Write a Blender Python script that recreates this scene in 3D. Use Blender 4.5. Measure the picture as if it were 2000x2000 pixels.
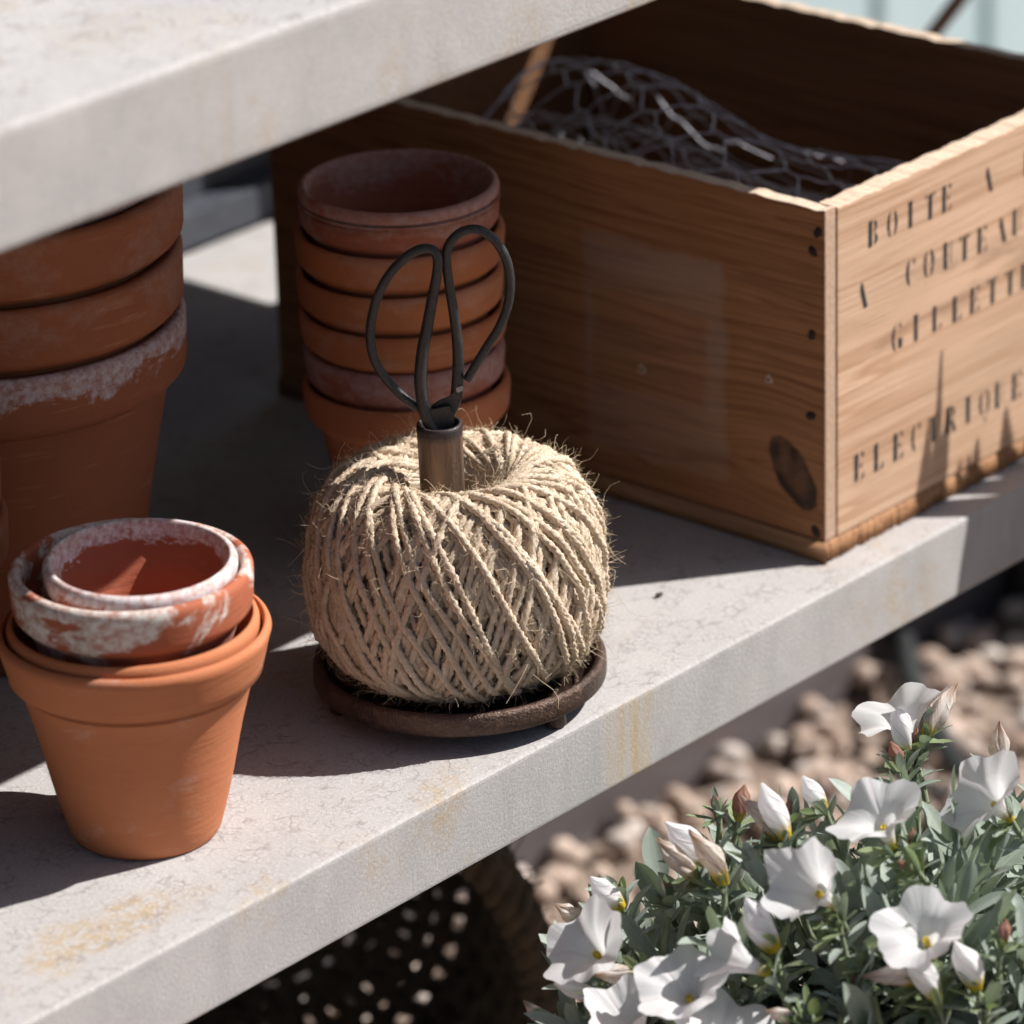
import bpy, bmesh, math, random
import numpy as np
from mathutils import Vector, Matrix
random.seed(7); RNG = np.random.default_rng(7)
for o in list(bpy.data.objects): bpy.data.objects.remove(o)
scn = bpy.context.scene
COL = scn.collection

# ------------------------------------------------------------------ camera
CAM = np.array([-1.44483, -1.24706, 0.92819])
CR = np.array([0.652967, -0.756914, -0.026735])
CU = np.array([0.315965, 0.240153, 0.917874])
CF = np.array([0.688332, 0.607788, -0.395971])
FPX = 9500.0                                    # focal length in photo pixels (photo 2000 px)
cam = bpy.data.cameras.new('camera')
cam.sensor_width = 24.0; cam.sensor_fit = 'HORIZONTAL'
cam.lens = FPX / 2000 * 24.0
cam.clip_start = 0.05; cam.clip_end = 2000
cam.dof.use_dof = True; cam.dof.focus_distance = 2.09; cam.dof.aperture_fstop = 4.9
camo = bpy.data.objects.new('camera', cam); COL.objects.link(camo)
camo.matrix_world = Matrix(((CR[0], CU[0], -CF[0], CAM[0]), (CR[1], CU[1], -CF[1], CAM[1]),
                            (CR[2], CU[2], -CF[2], CAM[2]), (0, 0, 0, 1)))
scn.camera = camo

# ------------------------------------------------------------------ sky, sun, exposure
SUN = Vector((0.733, -0.540, 1.0)).normalized()
world = bpy.data.worlds.new('World'); scn.world = world; world.use_nodes = True
wn = world.node_tree; bg = wn.nodes['Background']
sky = wn.nodes.new('ShaderNodeTexSky'); sky.sky_type = 'NISHITA'; sky.sun_disc = False
sky.sun_elevation = math.asin(SUN.z); sky.sun_rotation = math.atan2(SUN.x, SUN.y)
sky.air_density = 1.0; sky.dust_density = 1.5
wn.links.new(sky.outputs[0], bg.inputs[0]); bg.inputs[1].default_value = 0.05
sl = bpy.data.lights.new('sun', 'SUN'); sl.energy = 5.0; sl.angle = math.radians(0.53); sl.color = (1, .965, .92)
so = bpy.data.objects.new('sun', sl); COL.objects.link(so)
so.rotation_euler = SUN.to_track_quat('Z', 'Y').to_euler(); so.location = (2, -2, 3)
vs = scn.view_settings; vs.view_transform = 'Standard'; vs.look = 'None'; vs.gamma = 1; vs.use_curve_mapping = False
vs.exposure = 0.58
cy = scn.cycles; cy.use_adaptive_sampling = True; cy.adaptive_threshold = .02; cy.max_bounces = 5; cy.diffuse_bounces = 3; cy.glossy_bounces = 2; cy.transmission_bounces = 3; cy.transparent_max_bounces = 5
cy.caustics_reflective = cy.caustics_refractive = False
scn.render.engine = 'CYCLES'; scn.render.resolution_x = scn.render.resolution_y = 1024

# ------------------------------------------------------------------ helpers
def ray(px, py): return CF + CR * (px - 1000) / FPX - CU * (py - 1000) / FPX
def onz(px, py, z=0.0):
    d = ray(px, py); return CAM + d * ((z - CAM[2]) / d[2])
def ony(px, py, y):
    d = ray(px, py); return CAM + d * ((y - CAM[1]) / d[1])
def onx(px, py, x):
    d = ray(px, py); return CAM + d * ((x - CAM[0]) / d[0])
def atd(px, py, d): return CAM + ray(px, py) * d
def topix(P):
    v = np.asarray(P) - CAM; w = v @ CF
    return 1000 + FPX * (v @ CR) / w, 1000 - FPX * (v @ CU) / w, w

def mesh_np(name, V, F, uv=None, smooth=True):
    """V (n,3); F (m,4) quads or (m,3) tris"""
    V = np.asarray(V, np.float32); F = np.asarray(F, np.int32)
    me = bpy.data.meshes.new(name); k = F.shape[1]
    me.vertices.add(len(V)); me.vertices.foreach_set('co', V.ravel())
    me.loops.add(F.size); me.loops.foreach_set('vertex_index', F.ravel())
    me.polygons.add(len(F)); me.polygons.foreach_set('loop_start', np.arange(0, F.size, k, dtype=np.int32))
    if uv is not None:
        l = me.uv_layers.new(name='UVMap'); l.data.foreach_set('uv', np.asarray(uv, np.float32)[F.ravel()].ravel())
    me.update(calc_edges=True)
    if smooth: me.polygons.foreach_set('use_smooth', np.ones(len(F), bool))
    return me
def link(name, me, mat=None, parent=None, loc=None):
    o = bpy.data.objects.new(name, me); COL.objects.link(o)
    if me is not None and mat is not None and not me.materials: me.materials.append(mat)
    if parent is not None: o.parent = parent
    if loc is not None: o.location = loc
    return o
def tag(o, label, cat, group=None, kind=None):
    if label: o['label'] = label
    if cat: o['category'] = cat
    if group: o['group'] = group
    if kind: o['kind'] = kind
    return o
def empty(name, loc, label, cat, group=None):
    o = bpy.data.objects.new(name, None); COL.objects.link(o); o.location = loc; o.empty_display_size = .02
    return tag(o, label, cat, group)
def bm_mesh(name, bm, smooth=False):
    me = bpy.data.meshes.new(name); bm.normal_update(); bm.to_mesh(me); bm.free()
    if smooth: me.polygons.foreach_set('use_smooth', np.ones(len(me.polygons), bool))
    return me
def box_mesh(name, lo, hi, bev=0.0, seg=2, cuts=None, jit=0.0):
    bm = bmesh.new(); bmesh.ops.create_cube(bm, size=1)
    lo = Vector(lo); hi = Vector(hi); s = hi - lo; c = (hi + lo) / 2
    for v in bm.verts: v.co = Vector((v.co.x * s.x, v.co.y * s.y, v.co.z * s.z)) + c
    if bev: bmesh.ops.bevel(bm, geom=bm.edges[:], offset=bev, segments=seg, affect='EDGES', profile=.6)
    if cuts:
        for ax, n in cuts:
            no = [0, 0, 0]; no[ax] = 1
            for i in range(1, n):
                co = [0, 0, 0]; co[ax] = lo[ax] + s[ax] * i / n
                bmesh.ops.bisect_plane(bm, geom=bm.verts[:] + bm.edges[:] + bm.faces[:], plane_co=co, plane_no=no)
    if jit:
        for v in bm.verts: v.co += Vector((random.gauss(0, jit), random.gauss(0, jit), random.gauss(0, jit)))
    return bm_mesh(name, bm)
def frames(P):
    P = np.asarray(P, float); n = len(P); T = np.gradient(P, axis=0); T /= np.linalg.norm(T, axis=1)[:, None] + 1e-12
    a = np.array([0, 0, 1.]) if abs(T[0, 2]) < .9 else np.array([1., 0, 0])
    N = np.zeros_like(P); N[0] = np.cross(T[0], np.cross(a, T[0])); N[0] /= np.linalg.norm(N[0])
    for i in range(1, n):
        v = N[i - 1] - T[i] * (N[i - 1] @ T[i]); N[i] = v / (np.linalg.norm(v) + 1e-12)
    return T, N, np.cross(T, N)
def tube(P, R, sides=8, caps=True, flat=None):
    """quads tube along P; R scalar or per-point; flat=(a,b) scales along N,B"""
    P = np.asarray(P, float); n = len(P); R = np.broadcast_to(np.asarray(R, float), (n,))
    T, N, B = frames(P); th = np.linspace(0, 2 * np.pi, sides, endpoint=False)
    fa, fb = flat if flat else (1, 1)
    V = P[:, None] + (N[:, None] * np.cos(th)[None, :, None] * fa + B[:, None] * np.sin(th)[None, :, None] * fb) * R[:, None, None]
    return tube_faces(V, caps)
def tube_faces(V, caps=True):
    n, s = V.shape[:2]; i = np.arange(n - 1)[:, None] * s; j = np.arange(s)[None]; j2 = (j + 1) % s
    F = np.stack([i + j, i + j2, i + s + j2, i + s + j], -1).reshape(-1, 4); V = V.reshape(-1, 3)
    if caps:
        m = len(V); V = np.vstack([V, V[:s].mean(0), V[-s:].mean(0)]); jj = np.arange(s)
        F = np.vstack([F, np.stack([jj * 0 + m, (jj + 1) % s, jj, jj * 0 + m], -1)[:, [0, 1, 2, 2]] if False else np.zeros((0, 4), int)])
        e0 = [(m, (k + 2) % s, (k + 1) % s, k) for k in range(0, s, 2)]
        b = (n - 1) * s; e1 = [(m + 1, b + k, b + (k + 1) % s, b + (k + 2) % s) for k in range(0, s, 2)]
        F = np.vstack([F, e0, e1])
    return V, F
def join(parts):
    Vs, Fs, o = [], [], 0
    for V, F in parts: Vs.append(V); Fs.append(np.asarray(F) + o); o += len(V)
    return np.vstack(Vs), np.vstack(Fs)
def spline(pts, n):
    p = np.asarray(pts, float); p = np.vstack([2 * p[0] - p[1], p, 2 * p[-1] - p[-2]])
    m = len(p) - 3; t = np.linspace(0, m - 1e-9, n); k = t.astype(int); f = (t - k)[:, None]
    a, b, c, d = p[k], p[k + 1], p[k + 2], p[k + 3]
    return .5 * (2 * b + (c - a) * f + (2 * a - 5 * b + 4 * c - d) * f ** 2 + (3 * b - a - 3 * c + d) * f ** 3)
def lathe(name, prof, seg=96, wob=0.0, seed=0, z0=0.0):
    prof = np.asarray(prof, float); n = len(prof); th = np.linspace(0, 2 * np.pi, seg, endpoint=False)
    rg = np.random.default_rng(seed); ph = rg.uniform(0, 6.28, 4)
    w = 1 + wob * (np.cos(2 * th + ph[0]) + .6 * np.cos(3 * th + ph[1]) + .4 * np.cos(5 * th + ph[2]))
    V = np.stack([prof[:, None, 0] * w * np.cos(th), prof[:, None, 0] * w * np.sin(th), prof[:, None, 1] + 0 * th + z0], -1)
    i = np.arange(n - 1)[:, None] * seg; j = np.arange(seg)[None]; j2 = (j + 1) % seg
    F = np.stack([i + j, i + j2, i + seg + j2, i + seg + j], -1).reshape(-1, 4)
    return mesh_np(name, V.reshape(-1, 3), F)

# ------------------------------------------------------------------ material mini-language
class M:
    def __init__(s, name):
        s.m = bpy.data.materials.new(name); s.m.use_nodes = True; s.t = s.m.node_tree
        s.b = s.t.nodes['Principled BSDF']; s.out = s.t.nodes['Material Output']; s.tc = None
    def n(s, typ, props=None, **inp):
        nd = s.t.nodes.new('ShaderNode' + typ)
        for k, v in (props or {}).items(): setattr(nd, k, v)
        for k, v in inp.items():
            key = int(k[1:]) if k[0] == 'i' and k[1:].isdigit() else k
            s.set(nd.inputs[key], v)
        return nd
    def set(s, sock, v):
        if isinstance(v, bpy.types.NodeSocket): s.t.links.new(v, sock)
        else:
            if isinstance(v, tuple) and len(v) == 3 and sock.type == 'RGBA': v = v + (1,)
            sock.default_value = v
    def co(s, kind='Object'):
        if s.tc is None: s.tc = s.t.nodes.new('ShaderNodeTexCoord')
        return s.tc.outputs[kind]
    def map(s, v, sc=(1, 1, 1), loc=(0, 0, 0), rot=(0, 0, 0)):
        return s.n('Mapping', None, Vector=v, Scale=sc, Location=loc, Rotation=rot).outputs[0]
    def noise(s, v, scale, detail=4, rough=.55, dist=0):
        return s.n('TexNoise', None, Vector=v, Scale=scale, Detail=detail, Roughness=rough, Distortion=dist).outputs[0]
    def noisec(s, v, scale, detail=2): return s.n('TexNoise', None, Vector=v, Scale=scale, Detail=detail).outputs[1]
    def vor(s, v, scale, feat='F1'):
        return s.n('TexVoronoi', {'feature': feat}, Vector=v, Scale=scale).outputs['Distance']
    def ramp(s, f, stops, interp='LINEAR'):
        nd = s.n('ValToRGB', None, Fac=f); cr = nd.color_ramp; cr.interpolation = interp
        while len(cr.elements) < len(stops): cr.elements.new(.5)
        for e, (p, c) in zip(cr.elements, stops):
            e.position = p; e.color = (c, c, c, 1) if isinstance(c, (int, float)) else tuple(c) + (1,)
        return nd.outputs[0]
    def mix(s, f, a, b, mode='MIX'):
        nd = s.n('Mix', {'data_type': 'RGBA', 'blend_type': mode}); s.set(nd.inputs[0], f); s.set(nd.inputs[6], a); s.set(nd.inputs[7], b)
        return nd.outputs[2]
    def ma(s, op, a, b=0.0, clamp=False):
        nd = s.n('Math', {'operation': op, 'use_clamp': clamp}); s.set(nd.inputs[0], a); s.set(nd.inputs[1], b); return nd.outputs[0]
    def vm(s, op, a, b=(0, 0, 0)):
        nd = s.n('VectorMath', {'operation': op}); s.set(nd.inputs[0], a); s.set(nd.inputs[1], b)
        return nd.outputs[1] if op in ('LENGTH', 'DOT_PRODUCT', 'DISTANCE') else nd.outputs[0]
    def sep(s, v): return s.n('SeparateXYZ', None, Vector=v).outputs
    def bump(s, h, dist=.001, strength=1.0, nrm=None):
        nd = s.n('Bump', None, Height=h, Distance=dist, Strength=strength)
        if nrm is not None: s.set(nd.inputs['Normal'], nrm)
        return nd.outputs[0]
    def fin(s, col=None, rough=None, nrm=None, **kw):
        if col is not None: s.set(s.b.inputs['Base Color'], col)
        if rough is not None: s.set(s.b.inputs['Roughness'], rough)
        if nrm is not None: s.set(s.b.inputs['Normal'], nrm)
        for k, v in kw.items(): s.set(s.b.inputs[k.replace('_', ' ')], v)
        return s.m

def concrete(name, stain=1.0, off=0.0):
    m = M(name); c = m.map(m.co(), loc=(off, off, 0)); nz = m.sep(m.n('NewGeometry').outputs['Normal'])[2]
    top = m.ramp(nz, [(.5, 0.0), (.8, 1.0)])
    n1 = m.noise(c, 14, 6, .6); n2 = m.noise(c, 60, 4, .65)
    base = m.mix(m.ramp(n1, [(.35, 0.), (.65, 1.)]), (.455, .432, .424), (.385, .368, .362))
    base = m.mix(m.ramp(n2, [(.45, 0.), (.75, .55)]), base, (.50, .478, .470))
    # ochre rust blooms
    sx = m.vm('LENGTH', m.vm('MULTIPLY', m.vm('SUBTRACT', m.co(), (-.255, .030, 0)), (9, 26, 20)))
    o1 = m.ma('MAXIMUM', m.ramp(m.noise(m.map(c, loc=(3.1, .7, 2)), 11, 4, .62, .6), [(.56, 0.), (.72, 1.)]), m.ramp(m.ma('ADD', sx, m.noise(c, 34, 4, .6)), [(.75, .85), (1.55, 0.)]))
    o2 = m.ramp(m.noise(c, 160, 4, .7), [(.38, 0.), (.62, 1.)])
    och = m.ma('MULTIPLY', m.ma('MULTIPLY', o1, o2), .9 * stain)
    base = m.mix(och, base, (.40, .27, .115))
    # streaks running down the fascia
    st = m.ramp(m.noise(m.map(c, sc=(70, 6, 5)), 1.0, 4, .6), [(.55, 0.), (.78, 1.)])
    big = m.ramp(m.noise(m.map(c, sc=(7, 1, 1)), 1.0, 2), [(.5, 0.), (.68, 1.)])
    side = m.ma('SUBTRACT', 1.0, top)
    base = m.mix(m.ma('MULTIPLY', m.ma('MULTIPLY', m.ma('MULTIPLY', st, big), side), .6 * stain), base, (.40, .285, .12))
    dk = m.ramp(m.noise(m.map(c, sc=(34, 30, 9), loc=(5, 0, 0)), 1.0, 4), [(.52, 0.), (.75, .5)])
    xs_ = m.sep(m.co())[0]; loc_ = m.ramp(m.ma('ADD', m.ma('MULTIPLY', m.ma('ABSOLUTE', m.ma('SUBTRACT', xs_, .045)), 22.0), m.ma('MULTIPLY', m.noise(m.map(c, sc=(90, 1, 16)), 1., 3), .9)), [(.45, 1.), (1.05, 0.)])
    base = m.mix(m.ma('MULTIPLY', m.ma('MULTIPLY', m.ma('MULTIPLY', loc_, m.ramp(m.noise(m.map(c, sc=(150, 1, 12), loc=(3, 0, 0)), 1., 3, .6), [(.38, .1), (.6, 1.)])), side), .7 * stain), base, (.42, .295, .105))
    base = m.mix(m.ma('MULTIPLY', dk, side), base, (.28, .276, .272))
    # crazing of fine hairlines on the trowelled top
    wc = m.vm('ADD', c, m.vm('MULTIPLY', m.noisec(c, 110, 4), (.014, .014, .014)))
    e1 = m.vor(wc, 105, 'DISTANCE_TO_EDGE'); e2 = m.vor(m.map(wc, loc=(1, 2, 3)), 210, 'DISTANCE_TO_EDGE')
    k1 = m.ramp(e1, [(.0, 1.), (.02, .9), (.075, 0.)]); k2 = m.ramp(e2, [(.0, .9), (.10, 0.)])
    km = m.ramp(m.noise(c, 60, 3), [(.48, 0.), (.62, 1.)]); km2 = m.ramp(m.noise(m.map(c, loc=(9, 3, 1)), 70, 3), [(.47, 0.), (.62, 1.)])
    cr = m.ma('MAXIMUM', m.ma('MULTIPLY', k1, km2), m.ma('MULTIPLY', k2, km)); cr = m.ma('MULTIPLY', cr, top)
    base = m.mix(m.ma('MULTIPLY', cr, .62), base, (.18, .145, .135))
    pit = m.ramp(m.vor(m.map(c, loc=(.3, .1, .2)), 230), [(.0, 1.), (.12, 0.)])
    pm = m.ma('MULTIPLY', pit, m.ramp(m.noise(c, 40, 2), [(.5, 0.), (.65, 1.)]))
    base = m.mix(m.ma('MULTIPLY', pm, .55), base, (.13, .115, .10))
    n4 = m.noise(c, 640, 3, .75)
    base = m.mix(m.ramp(n4, [(.42, .0), (.70, .42)]), base, (.27, .255, .247))
    base = m.mix(m.ramp(n4, [(.30, .5), (.45, .0)]), base, (.58, .555, .545))
    h = n4
    return m.fin(base, .82, m.bump(h, .0004, .8), Specular_IOR_Level=.3)

def terracotta(name, col=(.50, .19, .075), dark=(.36, .13, .06), bloom=.1, bz=None, bscale=30, white=(.62, .57, .56), seed=0.0, grime=.15, dense=.5, soft=.11):
    """bz=(z0,z1): bloom grows from z0 to z1 in the pot's own height"""
    m = M(name); c = m.map(m.co(), loc=(seed, seed * 1.7, seed * .3)); z = m.sep(m.co())[2]
    n1 = m.noise(c, 22, 4); n2 = m.noise(c, 7, 3); n3 = m.noise(c, 700, 3, .7)
    base = m.mix(m.ramp(m.ma('ADD', m.ma('MULTIPLY', n1, .5), m.ma('MULTIPLY', n2, .5)), [(.35, 0.), (.68, 1.)]), col, dark)
    thr = m.noise(m.map(c, sc=(1, 1, 1.6)), bscale, 5, .68, .4)
    if bz: g = m.n('MapRange', None, Value=z, i1=bz[0], i2=bz[1], i3=-.25, i4=.22).outputs[0]
    else: g = 0.0
    f = m.ramp(m.ma('ADD', thr, g), [(.62 - .25 * dense, 0.), (.62 - .25 * dense + soft, 1.)])
    fine = m.ramp(m.noise(c, 260, 4, .7), [(.35, .25), (.62, 1.)])
    f = m.ma('MULTIPLY', m.ma('MULTIPLY', f, fine), bloom)
    base = m.mix(f, base, white)
    sc_ = m.ramp(m.noise(m.map(c, sc=(4, 4, 40)), 6, 4, .65), [(.60, 0.), (.72, 1.)])
    base = m.mix(m.ma('MULTIPLY', sc_, .22), base, (.62, .36, .22))
    gr = m.ramp(m.noise(m.map(c, loc=(4, 4, 4)), 34, 4, .6), [(.56, 0.), (.74, 1.)])
    base = m.mix(m.ma('MULTIPLY', gr, grime), base, (.10, .065, .05))
    sp = m.ramp(m.vor(c, 190), [(.0, 1.), (.10, 0.)])
    base = m.mix(m.ma('MULTIPLY', sp, m.ma('MULTIPLY', m.ramp(m.noise(m.map(c, loc=(7, 0, 0)), 45, 2), [(.58, 0.), (.64, 1.)]), .7)), base, (.08, .05, .04))
    h = m.ma('ADD', m.ma('MULTIPLY', n3, .35), m.ma('MULTIPLY', m.noise(m.map(c, sc=(1, 1, 9)), 40, 2), .8))
    return m.fin(base, .78, m.bump(h, .0006, .7), Specular_IOR_Level=.3)

def wood(name, axis, light=(.55, .335, .185), dark=(.30, .145, .062), knots=(), grey=0.0, seed=0.0, up=2, paper=None, ring=1.0, wear=.0, endw=0.0):
    """axis: grain direction 0/1/2; knots: (centre, radius along grain, radius across)"""
    m = M(name); c0 = m.co(); c = m.map(c0, loc=(seed, seed * .7, seed * 1.3))
    sc = [60, 60, 60]; sc[axis] = 2.2
    warp = None; kmask = None; kcore = None
    cc = m.vm('ADD', c, m.vm('MULTIPLY', m.noisec(m.map(c, sc=tuple(14 if i != axis else 5 for i in range(3))), 1.0, 2), (.007, .007, .007)))
    for (kc, ra, rb) in knots:
        s3 = [1 / rb] * 3; s3[axis] = 1 / ra
        kv = m.vm('SUBTRACT', c0, tuple(kc)); kq = m.n('VectorRotate', {'rotation_type': 'X_AXIS'}, Vector=kv, Angle=-.95).outputs[0]
        d = m.vm('LENGTH', m.vm('MULTIPLY', kq, (25.0, 50.0, 92.0)))
        d = m.ma('ADD', d, m.ma('MULTIPLY', m.noise(c0, 130, 3), .35)); d = m.ma('SUBTRACT', d, .17)
        fall = m.ramp(m.ma('MULTIPLY', d, .25), [(.0, 1.), (.25, .8), (1., 0.)], 'EASE')
        push = m.sep(m.vm('SUBTRACT', c0, tuple(kc)))[up]
        sh = m.ma('MULTIPLY', m.ma('MULTIPLY', m.ma('SIGN', push), fall), -.006)
        cx = [0.0, 0.0, 0.0]; nd = m.n('CombineXYZ'); m.set(nd.inputs[up], sh)
        cc = m.vm('ADD', cc, nd.outputs[0])
        kcore = m.ramp(d, [(.0, .80), (.45, .72), (.74, 1.), (.92, .95), (1.04, 0.)])
        halo = m.ramp(d, [(.9, .55), (1.9, 0.)]); kmask = (kcore, halo, d)
    g1 = m.noise(m.map(cc, sc=tuple(x * .5 for x in sc)), 1.0, 4, .55, .25)
    rl = m.ma('FRACT', m.ma('MULTIPLY', g1, 9.0 * ring)); rings = m.ramp(rl, [(.0, 0.), (.55, .12), (.86, 1.), (1., .05)])
    fib = m.noise(m.map(cc, sc=tuple(x * (9 if i != axis else 4) for i, x in enumerate(sc))), 1.0, 4, .7)
    blot = m.noise(m.map(c, sc=tuple(18 if i != axis else 6 for i in range(3))), 1.0, 3)
    base = m.mix(m.ma('MULTIPLY', rings, .75), light, dark)
    base = m.mix(m.ramp(blot, [(.35, 0.), (.7, .5)]), base, tuple(x * .68 for x in light))
    base = m.mix(m.ramp(fib, [(.45, 0.), (.75, .5)]), base, tuple(x * .75 for x in dark))
    base = m.mix(m.ramp(fib, [(.25, .25), (.45, 0.)]), base, tuple(min(1, x * 1.25) for x in light))
    stn = m.ramp(m.noise(m.map(c, sc=tuple(40 if i != axis else 9 for i in range(3)), loc=(2, 5, 1)), 1.0, 4, .6), [(.60, 0.), (.74, .55)])
    base = m.mix(stn, base, (.16, .08, .045))
    if grey:
        gf = m.ramp(m.noise(c, 9, 4), [(.4, 0.), (.65, grey)]); base = m.mix(gf, base, (.42, .37, .33))
    spk = m.ramp(m.vor(c, 120), [(.0, 1.), (.07, 0.)])
    base = m.mix(m.ma('MULTIPLY', m.ma('MULTIPLY', spk, m.ramp(m.noise(m.map(c, loc=(3, 3, 0)), 30, 2), [(.52, 0.), (.6, 1.)])), .7), base, (.06, .035, .025))
    if kmask:
        base = m.mix(m.ma('MULTIPLY', kmask[1], .6), base, (.17, .08, .04))
        base = m.mix(kmask[0], base, m.mix(m.ramp(m.noise(c0, 70, 3), [(.42, 0.), (.6, 1.)]), (.03, .017, .013), (.12, .06, .035)))
    if paper:                                            # ghost of a scraped-off paper label
        (a0, a1, p0, p1, q0, q1) = paper; xs = m.sep(c0); wv = m.ma('MULTIPLY', m.ma('SUBTRACT', m.noise(c0, 55, 4), .5), .010)
        def band(v, lo, hi):
            v = m.ma('ADD', v, wv); w = .0022
            return m.ma('MULTIPLY', m.n('MapRange', None, Value=v, i1=lo - w, i2=lo + w).outputs[0], m.n('MapRange', None, Value=v, i1=hi + w, i2=hi - w).outputs[0])
        pf = m.ma('MULTIPLY', band(xs[a0], p0, p1), band(xs[a1], q0, q1))
        inn = m.ma('MULTIPLY', band(xs[a0], p0 + .011, p1 - .004), band(xs[a1], q0 + .033, q1 - .028))
        pf = m.ma('SUBTRACT', pf, m.ma('MULTIPLY', inn, .75), True)
        pf = m.ma('MULTIPLY', pf, m.ramp(m.noise(m.map(c0, sc=(60, 8, 60)), 1.0, 4), [(.3, .25), (.65, 1.)]))
        base = m.mix(m.ma('MULTIPLY', pf, .30), base, (.42, .36, .33))
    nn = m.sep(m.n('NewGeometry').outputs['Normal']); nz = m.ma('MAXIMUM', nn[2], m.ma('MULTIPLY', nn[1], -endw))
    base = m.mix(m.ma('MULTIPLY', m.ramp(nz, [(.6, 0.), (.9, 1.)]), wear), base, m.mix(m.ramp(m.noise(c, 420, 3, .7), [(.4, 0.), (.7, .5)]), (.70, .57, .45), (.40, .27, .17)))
    return m.fin(base, .72, m.bump(fib, .0006, .7), Specular_IOR_Level=.35)

def plain(name, col, rough=.6, metal=0.0, nscale=60, var=.3, bump=.0003, **kw):
    m = M(name); c = m.co(); n = m.noise(c, nscale, 4)
    b = m.mix(m.ramp(n, [(.35, 0.), (.7, 1.)]), col, tuple(x * (1 - var) for x in col))
    return m.fin(b, rough, m.bump(m.noise(c, nscale * 9, 4, .65), bump, .8), Metallic=metal, **kw)

MAT = {}
MAT['concrete'] = concrete('weathered_concrete', 1.0)
MAT['concrete_top'] = concrete('weathered_concrete_upper', .8, 4.3)
# ------------------------------------------------------------------ ground, gravel, table, fence
GZ = -0.42
def mat_ground():
    m = M('earth'); c = m.co()
    b = m.mix(m.ramp(m.noise(c, 30, 5), [(.35, 0.), (.65, 1.)]), (.38, .29, .23), (.25, .18, .14))
    return m.fin(b, .95, m.bump(m.noise(c, 160, 5, .7), .006, 1.0))
g = link('ground', mesh_np('ground', [(-400, -400, GZ - .012), (400, -400, GZ - .012), (400, 400, GZ - .012), (-400, 400, GZ - .012)], [(0, 1, 2, 3)], smooth=False), mat_ground())
g['kind'] = 'structure'

def build_gravel():
    bm = bmesh.new(); bmesh.ops.create_icosphere(bm, subdivisions=2, radius=1); bm.verts.index_update()
    ico = np.array([v.co[:] for v in bm.verts]); tri = np.array([[v.index for v in f.verts] for f in bm.faces]); bm.free()
    bases = []
    for k in range(10):
        d = RNG.normal(size=(7, 3)); d /= np.linalg.norm(d, axis=1)[:, None]; h = RNG.uniform(.62, .92, 7); v = ico.copy()
        for a, b in zip(d, h):                                # flats chopped off a sphere: broken stones
            e = np.maximum(v @ a - b, 0); v = v - a[None] * e[:, None] * .9
        bases.append(v)
    Vs, Fs, o = [], [], 0; n = 8200
    for i in range(n):
        x = RNG.uniform(-.25, 1.7); y = RNG.uniform(-.5, .462)
        s = RNG.uniform(.0055, .0120) * (1.3 if RNG.random() < .1 else 1)
        v = bases[i % 10] * np.array([1, RNG.uniform(.65, 1), RNG.uniform(.5, .8)]) * s
        a, b2 = RNG.uniform(0, 6.28), RNG.normal(0, .35)
        Rz = np.array([[math.cos(a), -math.sin(a), 0], [math.sin(a), math.cos(a), 0], [0, 0, 1]])
        Rx = np.array([[1, 0, 0], [0, math.cos(b2), -math.sin(b2)], [0, math.sin(b2), math.cos(b2)]])
        Vs.append(v @ (Rz @ Rx).T + np.array([x, y, GZ + RNG.uniform(-.008, .006)])); Fs.append(tri + o); o += len(v)
    m = M('gravel'); rp = m.n('NewGeometry').outputs['Random Per Island']; c = m.co()
    col = m.ramp(rp, [(0., (.32, .22, .17)), (.2, (.46, .35, .285)), (.4, (.58, .46, .38)), (.6, (.40, .29, .225)), (.8, (.62, .55, .50)), (1., (.25, .175, .14))])
    col = m.mix(m.ramp(m.noise(c, 90, 4), [(.4, 0.), (.7, .5)]), col, (.27, .19, .14))
    gm = m.fin(col, .85, m.bump(m.noise(c, 500, 4, .7), .0008, .8))
    o_ = link('gravel', mesh_np('gravel', np.vstack(Vs), np.vstack(Fs), smooth=False), gm)
    tag(o_, 'loose tan and brown gravel covering the ground', None, kind='stuff'); o_['category'] = 'gravel'
build_gravel()

SH0, SH1 = -.0392, 0.0             # lower shelf bottom / top
TB0, TB1 = .3215, .3690            # table top bottom / top
XE, YB = .541, .557
table = empty('garden_table', (-.2, .27, GZ), 'long grey concrete garden table with a lower shelf of the same slab', 'table')
def tpart(name, me, mat):
    o = link(name, me, mat); o.parent = table; o.matrix_parent_inverse = Matrix.Translation((.2, -.27, -GZ)); return o
tpart('shelf', box_mesh('shelf', (-1.6, 0, SH0), (XE, YB, SH1), .0022, 3), MAT['concrete'])
tpart('tabletop', box_mesh('tabletop', (-1.6, -.0155, TB0), (XE, YB, TB1), .004, 3), MAT['concrete_top'])
slate = plain('slate_metal', (.060, .066, .082), .5, .0, 80, .25)
tpart('rear_rail', box_mesh('rear_rail', (-1.6, YB + .001, .0005), (XE, YB + .019, .0210), .0012), slate)
tpart('rear_bar_light_blocker', box_mesh('rear_bar_light_blocker', (-1.6, YB + .0195, -.03), (XE, YB + .034, TB0 - .0005), .001), slate)  # low part a dark bar; rest added out of view, blocks light from behind
for lx in (-1.55, .47):
    for ly in (.035, .50):
        for z0, z1 in ((GZ - .01, SH0 - .0005), (SH1 + .0005, TB0 - .0005)):
            tpart('leg', box_mesh('leg', (lx, ly, z0), (lx + .04, ly + .04, z1), .002), slate)

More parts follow.
